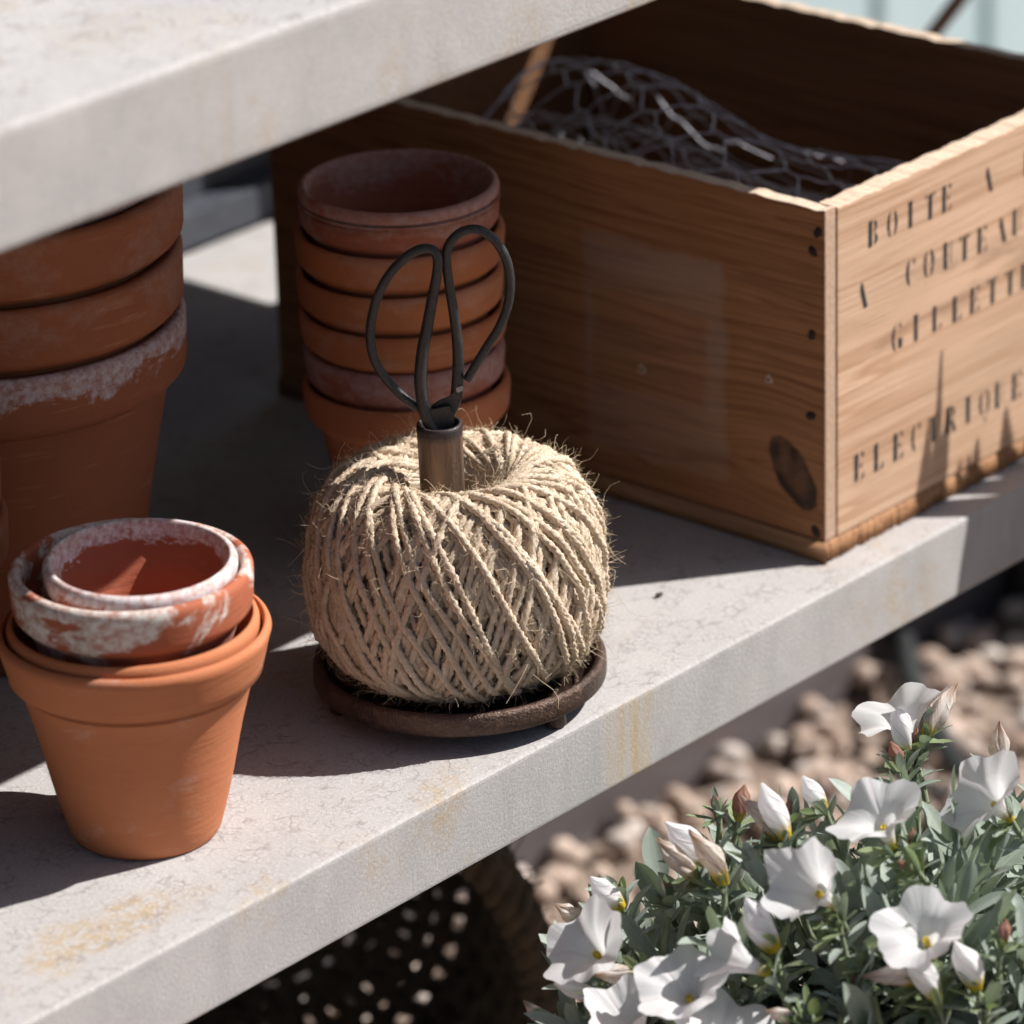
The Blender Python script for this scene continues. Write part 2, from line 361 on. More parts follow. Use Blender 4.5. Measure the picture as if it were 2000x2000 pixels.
# pale painted board fence standing behind
def mat_paint():
    m = M('duck_egg_paint'); c = m.co(); rnd = m.n('ObjectInfo').outputs['Random']
    b = m.mix(m.ramp(m.noise(m.map(c, sc=(20, 20, 2)), 1., 4), [(.35, 0.), (.7, 1.)]), (.47, .58, .60), (.40, .51, .53))
    b = m.mix(m.ma('MULTIPLY', rnd, .25), b, (.36, .46, .48))
    return m.fin(b, .6, m.bump(m.noise(m.map(c, sc=(90, 90, 5)), 1., 4), .001, .6))
fence = empty('board_fence', (1.0, .96, GZ), 'pale blue-green painted vertical board fence behind the table', 'fence')
fp = mat_paint(); bme = box_mesh('board', (-.0665, 0, 0), (.0665, .018, 1.45), .003)
for i in range(-12, 9):
    b = link('board', bme, fp, fence, (1.4926 + .0735 + .147 * i - 1.0, -.01, -.012 + .004 * ((i * 7) % 3)))
link('backing_rail', box_mesh('backing_rail', (-1.35, .009, .2), (1.9, .03, .3), .002), plain('fence_rail', (.13, .17, .18), .8), fence)
link('backing_rail', box_mesh('backing_rail', (-1.35, .009, .06), (1.9, .03, .16), .002), bpy.data.materials['fence_rail'], fence)

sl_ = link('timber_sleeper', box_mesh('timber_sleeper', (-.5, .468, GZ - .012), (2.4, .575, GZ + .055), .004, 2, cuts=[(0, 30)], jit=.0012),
           wood('shaded_grey_sleeper_wood', 0, (.125, .105, .105), (.07, .058, .058), seed=2.2))  # grey lowered overall to stand in for shade; sun reaches this face
tag(sl_, 'long weathered grey timber sleeper, darkened in place of shade, edging the gravel behind the table', 'sleeper')
bk = link('timber_post', box_mesh('timber_post', (.985, .36, GZ - .012), (1.16, .46, GZ + .26), .004, 2, cuts=[(2, 5)], jit=.001), plain('black_timber', (.022, .017, .016), .8, 0, 40))
tag(bk, 'short dark stained timber post standing in front of the grey sleeper', 'post')

# black cable across the gravel
cp = [onz(px, py, GZ + z) for px, py, z in ((1735, 1195, .021), (1764, 1250, .020), (1785, 1335, .021), (1835, 1440, .020), (1890, 1520, .021), (1960, 1610, .020), (2080, 1700, .019))]
V, F = tube(spline(cp, 90), .0072, 10); cb = link('cable', mesh_np('cable', V, F), plain('black_rubber', (.018, .018, .018), .55))
tag(cb, 'thin black cable snaking over the gravel beside the white flowers', 'cable')
# cane leaning beyond the box
a = atd(1815, 75, 2.85); b = atd(1880, -10, 2.85); b = b - CF * .25 * np.linalg.norm(b - a) / 1.07; d = (b - a) / np.linalg.norm(b - a)
P = np.linspace(a + d * ((GZ - .02 - a[2]) / d[2]), b + d * .35, 40)
R = .0047 + .0007 * np.exp(-((np.linspace(0, 6, 40) % 1) - .5) ** 2 / .004)
V, F = tube(P, R, 12); cn = link('garden_cane', mesh_np('garden_cane', V, F), wood('cane_wood', 2, (.20, .125, .085), (.12, .07, .045)))
tag(cn, 'brown wooden garden cane leaning behind the stencilled wooden box', 'cane')

# ------------------------------------------------------------------ wooden box
BX0, BX1, BY0, BY1, BH = .2119, .4535, .0210, .3710, .1746
boxo = empty('wooden_box', (BX0, BY0, 0), 'old wooden box with black stencilled lettering on its sunlit end', 'box')
def bpart(name, me, mat, par=None):
    o = link(name, me, mat); o.parent = par or boxo
    if par is None: o.matrix_parent_inverse = Matrix.Translation((-BX0, -BY0, 0))
    return o
BB = .0105                                     # bottom board thickness
kn = onx(1550, 930, BX0)
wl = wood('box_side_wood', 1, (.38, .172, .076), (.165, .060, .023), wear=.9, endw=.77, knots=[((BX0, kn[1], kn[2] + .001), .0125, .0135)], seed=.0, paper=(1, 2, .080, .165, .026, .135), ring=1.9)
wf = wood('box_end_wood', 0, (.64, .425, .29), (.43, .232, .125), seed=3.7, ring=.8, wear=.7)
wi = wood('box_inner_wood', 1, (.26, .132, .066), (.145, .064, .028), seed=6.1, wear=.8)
wb = wood('box_bottom_wood', 1, (.40, .205, .098), (.21, .092, .038), seed=9.4)
def board(name, lo, hi, mat, jit=.00035):
    long_ = max(range(3), key=lambda k: hi[k] - lo[k])
    me = box_mesh(name, lo, hi, .0007, 2, cuts=[(long_, 70)])
    for v in me.vertices:                                # worn, slightly chipped arrises
        k = v.co[long_]; e = .00035 * (math.sin(k * 310 + lo[1] * 90) + .7 * math.sin(k * 830 + 2) + .5 * math.sin(k * 1900)) + random.uniform(-.0001, .0001)
        if v.co.z > hi[2] - .002: v.co.z += e
    return bpart(name, me, mat)
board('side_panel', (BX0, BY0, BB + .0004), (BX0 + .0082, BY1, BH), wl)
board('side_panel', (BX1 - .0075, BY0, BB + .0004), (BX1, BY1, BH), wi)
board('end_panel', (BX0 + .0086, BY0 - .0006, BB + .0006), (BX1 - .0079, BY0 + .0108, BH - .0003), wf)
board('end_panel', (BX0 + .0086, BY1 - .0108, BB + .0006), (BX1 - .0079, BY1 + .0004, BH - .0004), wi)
# bottom board with a ragged sawn end towards the front
bm = bmesh.new(); nx = 150; xs = np.linspace(BX0 - .0012, BX1 + .001, nx)
rag = np.array([-.0022 + .0022 * abs(math.sin(i * 1.9 + 1.3 * math.sin(i * .37))) + random.uniform(-.0007, .0007) for i in range(nx)])
V = []
for i, x in enumerate(xs):
    for (yy, zz) in ((BY0 + rag[i], .0008), (BY0 + rag[i] * .75 - .0003, BB * .55), (BY0 + rag[i] * .5 + .0004, BB), (BY1 + .001, BB), (BY1 + .001, .0003)): V.append((x, yy, zz + random.uniform(-.0002, .0002)))
V = np.array(V); i = np.arange(nx - 1)[:, None] * 5; j = np.arange(5)[None]
F = np.stack([i + j, i + (j + 1) % 5, i + 5 + (j + 1) % 5, i + 5 + j], -1).reshape(-1, 4); bm.free()
F = np.vstack([F, [(0, 4, 3, 2), (0, 2, 1, 0)][:1], [((nx - 1) * 5, (nx - 1) * 5 + 2, (nx - 1) * 5 + 3, (nx - 1) * 5 + 4)]])
bpart('bottom_board', mesh_np('bottom_board', V, F, smooth=False), wb)
nm = plain('rusty_nail', (.035, .022, .018), .8, .2, 300)
for (px, py) in ((1598, 454), (1588, 491), (1586, 654), (1584, 812), (1594, 1038)):
    p = onx(px, py, BX0); s = random.uniform(.0020, .0026)
    th = np.linspace(0, 2 * np.pi, 14, endpoint=False); rr = s * (1 + .18 * np.cos(2 * th + px) + .1 * np.cos(5 * th))
    V = np.array([[BX0 - .0005, p[1] + r * math.cos(t), p[2] + r * math.sin(t)] for t, r in zip(th, rr)] + [[BX0 + .001, p[1] + r * 1.1 * math.cos(t), p[2] + r * 1.1 * math.sin(t)] for t, r in zip(th, rr)] + [[BX0 - .0007, p[1], p[2]]])
    F = [(k, k + 14, (k + 1) % 14 + 14, (k + 1) % 14) for k in range(14)] + [(28, k, (k + 1) % 14, (k + 2) % 14) for k in range(0, 14, 2)]
    bpart('nail', mesh_np('nail', V, F), nm)
chip = plain('bare_wood_chip', (.62, .47, .33), .8); hole = plain('hole_black', (.01, .008, .007), 1)
for (px, py, s) in ((1503, 741, .0021), (1254, 721, .0024)):
    p = onx(px, py, BX0); th = np.linspace(0, 2 * np.pi, 16, endpoint=False)
    def disc(r, x, k): 
        rr = r * (1 + .2 * np.cos(3 * th + k)); V = np.array([[x, p[1] - a * math.cos(t), p[2] + a * math.sin(t)] for t, a in zip(th, rr)] + [[x - .0002, p[1], p[2]]])
        return mesh_np('nail_hole', V, [(16, k_, (k_ + 1) % 16, (k_ + 2) % 16) for k_ in range(0, 16, 2)])
    hh = bpart('nail_hole', disc(s, BX0 - .0004, 1.0), chip)
    o = link('hole', disc(s * .42, BX0 - .0008, 2.0), hole, hh)

# stencilled lettering: each letter a thin layer of paint on the end panel
ink = M('stencil_ink'); c_ = ink.co(); tr = ink.n('BsdfTransparent'); ink.fin((.022, .026, .029), .8)
mk = ink.ramp(ink.noise(ink.map(c_, sc=(120, 120, 520)), 1.0, 5, .7), [(.30, 0.), (.42, 1.)])
mk = ink.ma('MULTIPLY', mk, .97); ms = ink.n('MixShader'); ink.set(ms.inputs[0], mk); ink.t.links.new(tr.outputs[0], ms.inputs[1]); ink.t.links.new(ink.b.outputs[0], ms.inputs[2])
ink.t.links.new(ms.outputs[0], ink.out.inputs[0])
def cres(cx, cy, rx, ry, t, side, a0=-75, a1=75):
    a = np.radians(np.linspace(a0, a1, 14)); o = [(cx + side * rx * math.cos(x), cy + ry * math.sin(x)) for x in a]
    i = [(cx + side * (rx - t) * math.cos(x), cy + ry * .99 * math.sin(x)) for x in a[::-1]]; return o + i
def rc(x0, y0, x1, y1): return [(x0, y0), (x1, y0), (x1, y1), (x0, y1)]
S = .215
GLY = {'I': [rc(0, .02, S, .98), [(-.04, .93), (S + .04, .95), (S + .03, 1.), (-.04, 1.)]],
       'B': [rc(0, 0, S, 1), cres(.3, .76, .22, .23, .13, 1, -88, 88), cres(.3, .25, .25, .25, .14, 1, -88, 88)],
       'O': [cres(.27, .5, .27, .5, .14, -1), cres(.37, .5, .27, .5, .14, 1)],
       'T': [rc(.22, 0, .22 + S, .95), [(.0, .98), (.10, .98), (.03, .74)], [(.51, .98), (.61, .98), (.58, .74)]],
       'E': [rc(0, 0, S, 1), [(.40, .99), (.55, .99), (.54, .76)], [(.34, .5), (.42, .64), (.43, .38)], [(.36, .01), (.53, .01), (.60, .28)]],
       'A': [[(.12, 1.0), (.20, .97), (.50, .0), (.31, .0), (.06, .72)]],
       'C': [cres(.27, .5, .27, .5, .15, -1), [(.42, .96), (.52, .98), (.55, .70)]],
       'U': [rc(0, .08, S, 1), [(0, .1), (S, .1), (.24, .0), (.15, .0)], [(.46, .98), (.49, .98), (.47, .15), (.44, .15)]],
       'L': [rc(0, 0, S, 1), [(.34, .01), (.50, .01), (.58, .28)]],
       'G': [cres(.29, .5, .29, .5, .13, -1, -80, 75), [(.44, .96), (.53, .98), (.56, .72)], rc(.41, .06, .41 + S, .42)],
       'R': [rc(0, 0, S, 1), cres(.28, .76, .24, .23, .13, 1, -88, 88), [(.30, .46), (.42, .46), (.62, .0), (.46, .0)]],
       'Q': [cres(.27, .5, .27, .5, .13, -1), cres(.37, .5, .27, .5, .13, 1), [(.28, -.16), (.44, -.06), (.40, -.26)]]}
YF = BY0 - .0009
lines = [(.1480, .0130, [('B', 1697), ('O', 1733), ('I', 1774), ('T', 1806), ('E', 1839), ('A', 1921), ('L', 1996)]),
         (.1193, .0134, [('A', 1679), ('C', 1770), ('O', 1804), ('U', 1842), ('T', 1873), ('E', 1908), ('A', 1948), ('U', 1975)]),
         (.0903, .0134, [('G', 1743), ('I', 1786), ('L', 1822), ('L', 1861), ('E', 1895), ('T', 1928), ('T', 1962), ('E', 1993)]),
         (.0343, .0137, [('E', 1670), ('L', 1709), ('E', 1747), ('C', 1782), ('T', 1815), ('R', 1850), ('I', 1889), ('Q', 1915), ('U', 1946), ('E', 1979)])]
for z, h, ls in lines:
    for ch, px in ls:
        x0 = ony(px, 700, YF)[0]; bm = bmesh.new(); hh = h * random.uniform(.97, 1.03); zz = z + random.uniform(-.0003, .0003)
        for poly in GLY[ch]:
            f = bm.faces.new([bm.verts.new((x0 + p[0] * h * .92 + random.uniform(-.0001, .0001), YF, zz + p[1] * hh)) for p in poly])
            f.normal_update()
            if f.normal.y > 0: f.normal_flip()
        bpart('letter', bm_mesh('letter', bm), ink.m)

# ------------------------------------------------------------------ chicken wire roll in the box
def build_wire():
    rg = np.random.default_rng(3); cell = .0235; L = .238; turns = 1.75; rows = 13
    def surf(u, v):                                     # u along the roll 0..1 (front to back), v in metres around the spiral
        s = v / (2 * np.pi * .055); ang = -.4 + 2 * np.pi * s
        rad = (.034 + .0262 * s) * (.90 + .12 * u) ; rad *= 1 + .10 * np.sin(3 * ang + 5 * u) + .07 * np.sin(7 * u + 2 * ang)
        cx = .318 + .014 * np.sin(2.2 * u + .5) + .010 * u; cy = .078 + L * u + .008 * np.sin(ang * 2); cz = .087 + .005 * np.sin(4 * u)
        return np.array([cx + rad * 1.25 * np.cos(ang), cy, cz + rad * .93 * np.sin(ang)])
    vm = turns * 2 * np.pi * .055; nu = int(L / (cell * .86)); nv = int(vm / cell)
    segs = []
    def jp(u, v): return surf(u, v)
    key = {}
    def node(i, j):
        if (i, j) not in key: key[(i, j)] = (rg.normal(0, .010), rg.normal(0, .0016))
        return key[(i, j)]
    # hexagon lattice: each row offset by half a cell; twists run along u
    P = {}
    hu = 1.0 / nu
    for i in range(nu + 1):
        for j in range(nv + 1):
            off = .5 * cell * (i % 2); du, dv = node(i, j)
            u = (i + du) * hu; v = j * cell + off + dv
            P[(i, j, 0)] = (min(max(u - .17 * hu, 0), 1), v); P[(i, j, 1)] = (min(max(u + .17 * hu, 0), 1), v)
    parts = []
    def wire(a, b, r, n=5, twist=False):
        us = np.linspace(a[0], b[0], n); vv = np.linspace(a[1], b[1], n); pts = np.array([surf(x, y) for x, y in zip(us, vv)])
        pts[1:-1] += rg.normal(0, .0004, (n - 2, 3)); parts.append(tube(pts, r, 6, caps=False))
    for i in range(nu + 1):
        for j in range(nv + 1):
            wire(P[(i, j, 0)], P[(i, j, 1)], .00088, 4)
            if i < nu:
                for dj in ((0, -1) if i % 2 == 0 else (0, 1)):
                    if (i + 1, j + dj, 0) in P: wire(P[(i, j, 1)], P[(i + 1, j + dj, 0)], .00052, 5)
    for uu in (0.0, 1.0):
        for q in range(2):
            pts = np.array([surf(uu, v) for v in np.linspace(0, vm, 160)]) + rg.normal(0, .0006, (160, 3)); parts.append(tube(pts, .0007, 6, caps=False))
    V, F = join(parts)
    V[:, 0] = np.clip(V[:, 0], BX0 + .010, BX1 - .010); V[:, 1] = np.clip(V[:, 1], BY0 + .013, BY1 - .014); V[:, 2] = np.maximum(V[:, 2], BB + .0006)
    m = M('galvanised_wire'); c = m.co()
    col = m.mix(m.ramp(m.noise(c, 120, 3), [(.4, 0.), (.65, 1.)]), (.60, .60, .67), (.36, .35, .40))
    wm = m.fin(col, .48, m.bump(m.noise(c, 1500, 2), .0002, .6), Metallic=.25)
    o = link('chicken_wire_roll', mesh_np('chicken_wire_roll', V, F), wm)
    tag(o, 'loose roll of galvanised hexagonal chicken wire lying inside the wooden box', 'wire roll')
build_wire()
# ------------------------------------------------------------------ terracotta pots
def pot_mesh(name, R, rb, h, hr, t=.0042, lip=0.0, seed=0, body=None, wob=.0025, tin=None, flare=.0008):
    """rim radius R, base rb, height h, rim height hr; body = body radius just under the rim"""
    Rb = body or R - t - .0012; ti = tin or t
    pr = [(0, .0), (rb - .004, .0), (rb - .0012, .0006), (rb, .0028)]
    for k in range(1, 8): pr.append((rb + (Rb - rb) * k / 8 + .0004 * math.sin(k * .8), .0028 + (h - hr - .0040) * k / 8))
    zr = h - hr
    ch = min(.0055, (R - Rb) * .75, hr * .3)
    pr += [(Rb, zr - .0010), (Rb + .0006, zr - .0002), (R - flare - ch, zr + .0006), (R - flare - ch * .35, zr + ch * .60), (R - flare - .0003, zr + ch), (R - flare * .92, zr + ch * 1.3), (R - flare * .2, h - .0052)]
    if lip: pr += [(R + .0001, h - .0085), (R - lip, h - .0072), (R - lip, h - .0062), (R - .0002, h - .005)]
    pr += [(R - .0001, h - .0030), (R - .0007, h - .0013), (R - .0018, h - .0003), (R - .0028, h), (R - ti + .0006, h - .0006), (R - ti, h - .002)]
    pr += [(R - ti - .0006, zr + .0035), (Rb - t, zr - .001)]
    for k in range(1, 6): pr.append((Rb - t + (rb - t - Rb + t) * k / 6, zr - .001 - (zr - t - .001) * k / 6))
    pr += [(rb - t, t + .002), (rb - t - .003, t), (0, t)]
    return lathe(name, pr, 128, wob, seed)
def pot(x, y, z, me, mat, label, group=None, rot=0.0, tilt=(0, 0)):
    o = link('terracotta_pot', me, mat); o.location = (x, y, z); o.rotation_euler = (tilt[0], tilt[1], rot)
    return tag(o, label, 'pot', group)
T_new = terracotta('terracotta_new', (.50, .180, .080), (.43, .145, .062), bloom=.25, seed=1.3, grime=.05, dense=.1)
T_mid = terracotta('terracotta_mid', (.45, .158, .062), (.36, .12, .048), bloom=.14, bz=(.04, .10), seed=4.1, grime=.12, dense=.15)
T_dull = terracotta('terracotta_dull', (.40, .135, .065), (.30, .095, .05), bloom=.55, bz=(.045, .095), seed=2.6, grime=.25, dense=.42)
T_red = terracotta('terracotta_red', (.37, .125, .075), (.27, .085, .055), bloom=.5, bz=(.05, .095), seed=7.7, grime=.2, dense=.5, white=(.50, .40, .40))
T_lrg = terracotta('terracotta_large', (.33, .112, .048), (.255, .082, .036), bloom=.12, bz=(.07, .17), bscale=18, seed=5.2, grime=.12, dense=.25)
T_lbl = terracotta('terracotta_bloomed', (.33, .110, .049), (.26, .082, .037), bloom=.75, bz=(.132, .150), bscale=55, seed=8.8, grime=.1, dense=.5, white=(.60, .54, .57))
T_wash = terracotta('terracotta_whitewashed', (.42, .125, .06), (.30, .085, .045), bloom=.97, bz=(-.04, .12), bscale=19, seed=3.9, grime=.35, dense=.14, soft=.05, white=(.68, .65, .615))
T_wash2 = terracotta('terracotta_whitewashed_small', (.44, .13, .07), (.33, .095, .05), bloom=.97, bz=(.056, .070), bscale=44, seed=6.4, grime=.1, dense=.60, soft=.05, white=(.72, .68, .69))
# front nest of four
fx, fy = -.1787, .0812
pot(fx, fy, .0003, pot_mesh('pot', .0573, .0322, .0945, .0238, seed=1, body=.0484, tin=.0038, flare=.0040), T_new, 'bright orange terracotta pot, the widest one holding three nested pots at the shelf edge')
pot(fx, fy, .0133, pot_mesh('pot', .0525, .0275, .0850, .0165, seed=2, body=.0425, tin=.0036), T_new, 'orange terracotta pot showing only a thin rim between bright pot and whitewashed ones', rot=1)
pot(fx + .0004, fy, .0315, pot_mesh('pot', .0505, .0258, .0900, .0230, seed=3, body=.0438, t=.0040, tin=.0052, wob=.004), T_wash, 'old terracotta pot with flaking whitewash on its tall rim, second smallest of the nest', rot=2)
pot(fx + .0026, fy - .0030,   .0545, pot_mesh('pot', .0404, .0205, .0710, .0150, seed=4, t=.0042, wob=.003), T_wash2, 'smallest whitewashed terracotta pot with bare red inside, innermost of the nest', rot=.5, tilt=(.01, -.02))
# large stack under the table top
lx, ly = -.0719, .2725
LR = [(.0872, T_lbl, 'large terracotta pot with white mineral bloom on its rim, bottom of the large stack'),
      (.0866, T_lrg, 'large plain terracotta pot stacked directly on the white bloomed one'),
      (.0866, T_lrg, 'large terracotta pot stacked second from top under the table'),
      (.0800, T_dull, 'dull terracotta pot topmost of the large stack, partly hidden by the table top')]
for k, (R, mt, lb) in enumerate(LR):
    pot(lx + .0008 * k, ly - .0006 * k, .0003 + .0315 * k + (-.004 if k == 3 else 0), pot_mesh('pot', R, .0545, .155, .0305, t=.0062, seed=10 + k, body=.0782 - (.004 if k == 3 else 0), tin=.0070), mt, lb, rot=k * 1.7)
# stack beside the box
mx, my = .1032, .1842
zz = .0003
ST = [(.0486, T_new, 'orange terracotta pot, bottom of the stack between twine and wooden box', .0200),
      (.0468, T_red, 'reddish terracotta pot second from bottom of the stack behind the twine', .0180),
      (.0484, T_mid, 'orange terracotta pot third from bottom of the stack behind the scissors', .0190),
      (.0484, T_mid, 'orange terracotta pot fourth from bottom of the stack behind the scissors', .0195),
      (.0487, T_mid, 'orange terracotta pot just under the topmost one behind the scissors', .0195),
      (.0466, T_red, 'dusky red terracotta pot with a lipped rim, topmost of the stack behind the scissors', .0215)]
ztop = .0903
for k, (R, mt, lb, hr) in enumerate(ST):
    if k: ztop += hr - .0003
    pot(mx + RNG.uniform(-.0008, .0008), my + RNG.uniform(-.0008, .0008), ztop - .090, pot_mesh('pot', R, .0270, .0900, hr, t=.0036, seed=20 + k, lip=.0003 if k == 5 else 0, body=.0415, tin=.0042), mt, lb, rot=k * 2.1)
# stack running out of frame at the left
for k, R in enumerate((.0690, .0672)):
    pot(-.2155, .2145, .0003 + .0240 * k, pot_mesh('pot', R, .040, .120, .0240, t=.005, seed=40 + k, body=.0615), T_lrg, ('brown terracotta pot, lower of two at the left beyond the nest of four', 'brown terracotta pot, upper of two at the left beyond the nest of four')[k], rot=k)

# ------------------------------------------------------------------ twine holder (cast iron)
px0, py0 = .0020, .0640
def mat_iron():
    m = M('bronzed_cast_iron'); c = m.co(); n = m.noise(c, 260, 5, .7); n2 = m.noise(c, 40, 4)
    col = m.mix(m.ramp(n2, [(.38, 0.), (.66, 1.)]), (.105, .060, .042), (.050, .032, .026))
    col = m.mix(m.ramp(n, [(.5, 0.), (.72, .6)]), col, (.20, .125, .090))
    return m.fin(col, m.ramp(n, [(.3, .30), (.7, .52)]), m.bump(m.ma('ADD', n, m.ma('MULTIPLY', m.noise(c, 900, 3), .5)), .0012, .9), Metallic=.45)
iron = mat_iron()
holder = empty('twine_holder', (px0, py0, 0), 'dark cast iron twine holder with round footed plate and upright tube', 'twine holder')
link('plate', lathe('plate', [(.0, .0090), (.060, .0090), (.0635, .0085), (.0650, .0098), (.0652, .0130), (.0650, .0170), (.0643, .0186), (.0630, .0192), (.0612, .0188), (.0600, .0172), (.0594, .0135), (.0588, .0118), (.0, .0115)], 128, .0008, 3), iron, holder)
for k in range(14):                                            # scrolled openwork relief on the plate floor
    a = 2 * np.pi * k / 14; t = np.linspace(0, 1, 24); rr = .030 + .026 * t; aa = a + .5 * np.sin(t * 3.0)
    V, F = tube(np.stack([rr * np.cos(aa), rr * np.sin(aa), .0119 + 0 * t], -1), .0013, 8); link('scroll', mesh_np('scroll', V, F), iron, holder)
for a in (-1.576, -1.576 + 2.094, -1.576 + 4.189):
    link('foot', lathe('foot', [(0, .0002), (.0040, .0002), (.0050, .0012), (.0046, .0060), (.0052, .0089), (0, .0089)], 24), iron, holder, (.0555 * math.cos(a), .0555 * math.sin(a), 0))
# tube: lathe with a facetted wobble, leaning slightly
pb = np.array([0, 0, .0117]) - CR * .0034; pb[2] = .0117; pt = np.array([0, 0, .1295]) - CR * .0053; pt[2] = .1295
tb = lathe('tube', [(.0098, 0), (.0097, .03), (.0098, .08), (.0100, .112), (.0101, .1160), (.0099, .1176), (.0090, .1180), (.0083, .1172), (.0082, .114), (.0081, .02), (0, .019)], 40, .006, 5)
def mat_tube():
    m = M('bronzed_tube'); c = m.co(); n = m.noise(m.map(c, sc=(160, 160, 14)), 1., 5, .65); n2 = m.noise(c, 500, 4, .7)
    col = m.mix(m.ramp(n, [(.36, 0.), (.66, 1.)]), (.21, .135, .090), (.075, .045, .033))
    z = m.sep(c)[2]; col = m.mix(m.ramp(m.ma('MULTIPLY', m.ma('ADD', z, m.ma('MULTIPLY', n2, .004)), 8.0), [(.905, 0.), (.93, 1.)]), col, (.045, .034, .034))
    return m.fin(col, m.ramp(n2, [(.3, .38), (.7, .6)]), m.bump(m.ma('ADD', n, m.ma('MULTIPLY', n2, .5)), .0007, .8), Metallic=.35)
to = link('tube', tb, mat_tube(), holder); ax = Vector(pt - pb).normalized(); to.location = Vector(pb); to.rotation_euler = Vector((0, 0, 1)).rotation_difference(ax).to_euler()

# ------------------------------------------------------------------ ball of jute twine
ballc = np.array([px0 + .0004, py0 + .0002, 0.0])
GP = spline([(.0206, .074), (.0206, .088), (.0218, .0970), (.0262, .1045), (.0335, .1085), (.0420, .1082), (.0510, .1030), (.0592, .0925), (.0642, .0780), (.0658, .0620), (.0652, .0460), (.0615, .0320), (.0540, .0225), (.0445, .0175), (.0330, .0158), (.0235, .0162)], 400)
seg = np.r_[0, np.cumsum(np.linalg.norm(np.diff(GP, axis=0), axis=1))]; GLEN = seg[-1]
def gen(s):
    rho = np.interp(s, seg, GP[:, 0]); z = np.interp(s, seg, GP[:, 1]); e = 2e-4
    dr = (np.interp(s + e, seg, GP[:, 0]) - np.interp(s - e, seg, GP[:, 0])); dz = (np.interp(s + e, seg, GP[:, 1]) - np.interp(s - e, seg, GP[:, 1]))
    n = np.hypot(dr, dz); return rho, z, dr / n, dz / n
def strand(phi0, sgn, off, pw, c0, rg, R=.0021, n=210, s0=0.0, s1=None, lobes=3, sides=9):
    s1 = GLEN if s1 is None else s1
    s = np.linspace(s0, s1, n); rho, z, dr, dz = gen(s)
    wob = off + .0005 * np.sin(s * rg.uniform(90, 160) + rg.uniform(0, 6)) + .0004 * np.sin(s * rg.uniform(250, 420) + rg.uniform(0, 6))
    sa = np.clip((c0 / rho) ** (pw * 1.12), 0, .96); ta = sa / np.sqrt(1 - sa * sa)
    dphi = ta / rho * np.gradient(s); phi = phi0 + sgn * np.r_[0, np.cumsum(dphi)[:-1]]
    phi += .016 * np.sin(s * rg.uniform(50, 110) + rg.uniform(0, 6))
    nr, nz = -dz, dr                                            # outward normal of the generatrix
    k = np.where(nr * (rho - .03) + nz * (z - .062) < 0, -1, 1); nr, nz = nr * k, nz * k
    rr, zz = rho + nr * wob, z + nz * wob
    P = np.stack([rr * np.cos(phi), rr * np.sin(phi), zz], -1)
    T = np.gradient(P, axis=0); T /= np.linalg.norm(T, axis=1)[:, None]
    N = np.stack([nr * np.cos(phi), nr * np.sin(phi), nz], -1); N -= T * (N * T).sum(1)[:, None]; N /= np.linalg.norm(N, axis=1)[:, None]
    B = np.cross(T, N); L = np.r_[0, np.cumsum(np.linalg.norm(np.diff(P, axis=0), axis=1))]
    tw = 2 * np.pi * L / .0120 + rg.uniform(0, 6); th = np.linspace(0, 2 * np.pi, sides, endpoint=False)
    rad = R * (1 + .09 * np.sin(L * 300 + rg.uniform(0, 6)) + .06 * np.sin(L * 900 + rg.uniform(0, 6)))[:, None] * (1 + .29 * np.cos(lobes * (th[None] + tw[:, None])))
    V = P[:, None] + N[:, None] * (np.cos(th)[None] * rad)[..., None] + B[:, None] * (np.sin(th)[None] * rad)[..., None]
    return V, P, N, T
def mat_jute():
    m = M('jute'); uv = m.co('UV'); c = m.co(); xy = m.sep(uv)
    ply = m.noise(m.map(uv, sc=(340, 5, 1)), 1., 4, .7); n = m.noise(c, 90, 4); f = m.noise(m.map(uv, sc=(190, 7, 1), rot=(0, 0, .35)), 1., 4, .75)
    col = m.mix(m.ramp(n, [(.32, 0.), (.7, 1.)]), (.76, .630, .495), (.61, .475, .350))
    col = m.mix(m.ramp(f, [(.50, 0.), (.72, .65)]), col, (.28, .175, .10))
    col = m.mix(m.ramp(f, [(.25, .5), (.45, 0.)]), col, (.86, .75, .60))
    return m.fin(col, .85, m.bump(m.ma('ADD', f, m.ma('MULTIPLY', ply, .4)), .0005, .9), Specular_IOR_Level=.2, Subsurface_Weight=.0)
jute = mat_jute()
ball = empty('twine_ball', (ballc[0], ballc[1], .0125), 'large round ball of natural jute twine sitting on the iron holder', 'twine ball')
rgb = np.random.default_rng(11)
def strand_uv(n, s): 
    return np.stack(np.meshgrid(np.linspace(0, 1, n), np.linspace(0, 1, s), indexing='ij'), -1).reshape(-1, 2)
fib_src = []
def add_layer(specs):
    parts, uvs = [], []
    for sp in specs:
        V, P, N, T = strand(*sp); parts.append(tube_faces(V, False)); uvs.append(strand_uv(*V.shape[:2])); fib_src.append((P, N, T, sp[2]))
    V, F = join(parts); V[:, 2] -= .0125; return mesh_np('cord', V, F, np.vstack(uvs))
core = spline(GP[::20] - np.array([0, 0]), 80).copy(); ctr = np.array([.036, .062]); core = ctr + (core - ctr) * .70
me = lathe('core', np.vstack([core, core[:1]]), 64, .01, 2); co_ = link('core', me, plain('jute_core', (.20, .135, .075), .95, 0, 300, .4, .001), ball, (0, 0, -.0125)); 
def ring(nn, sg, off, pw, jit, R, c0=.0199, nseg=170): return [(2 * np.pi * (k + rgb.uniform(-jit, jit)) / nn, sg, off + rgb.normal(0, .0003), pw + rgb.normal(0, .05), c0, rgb, R, nseg) for k in range(nn)]
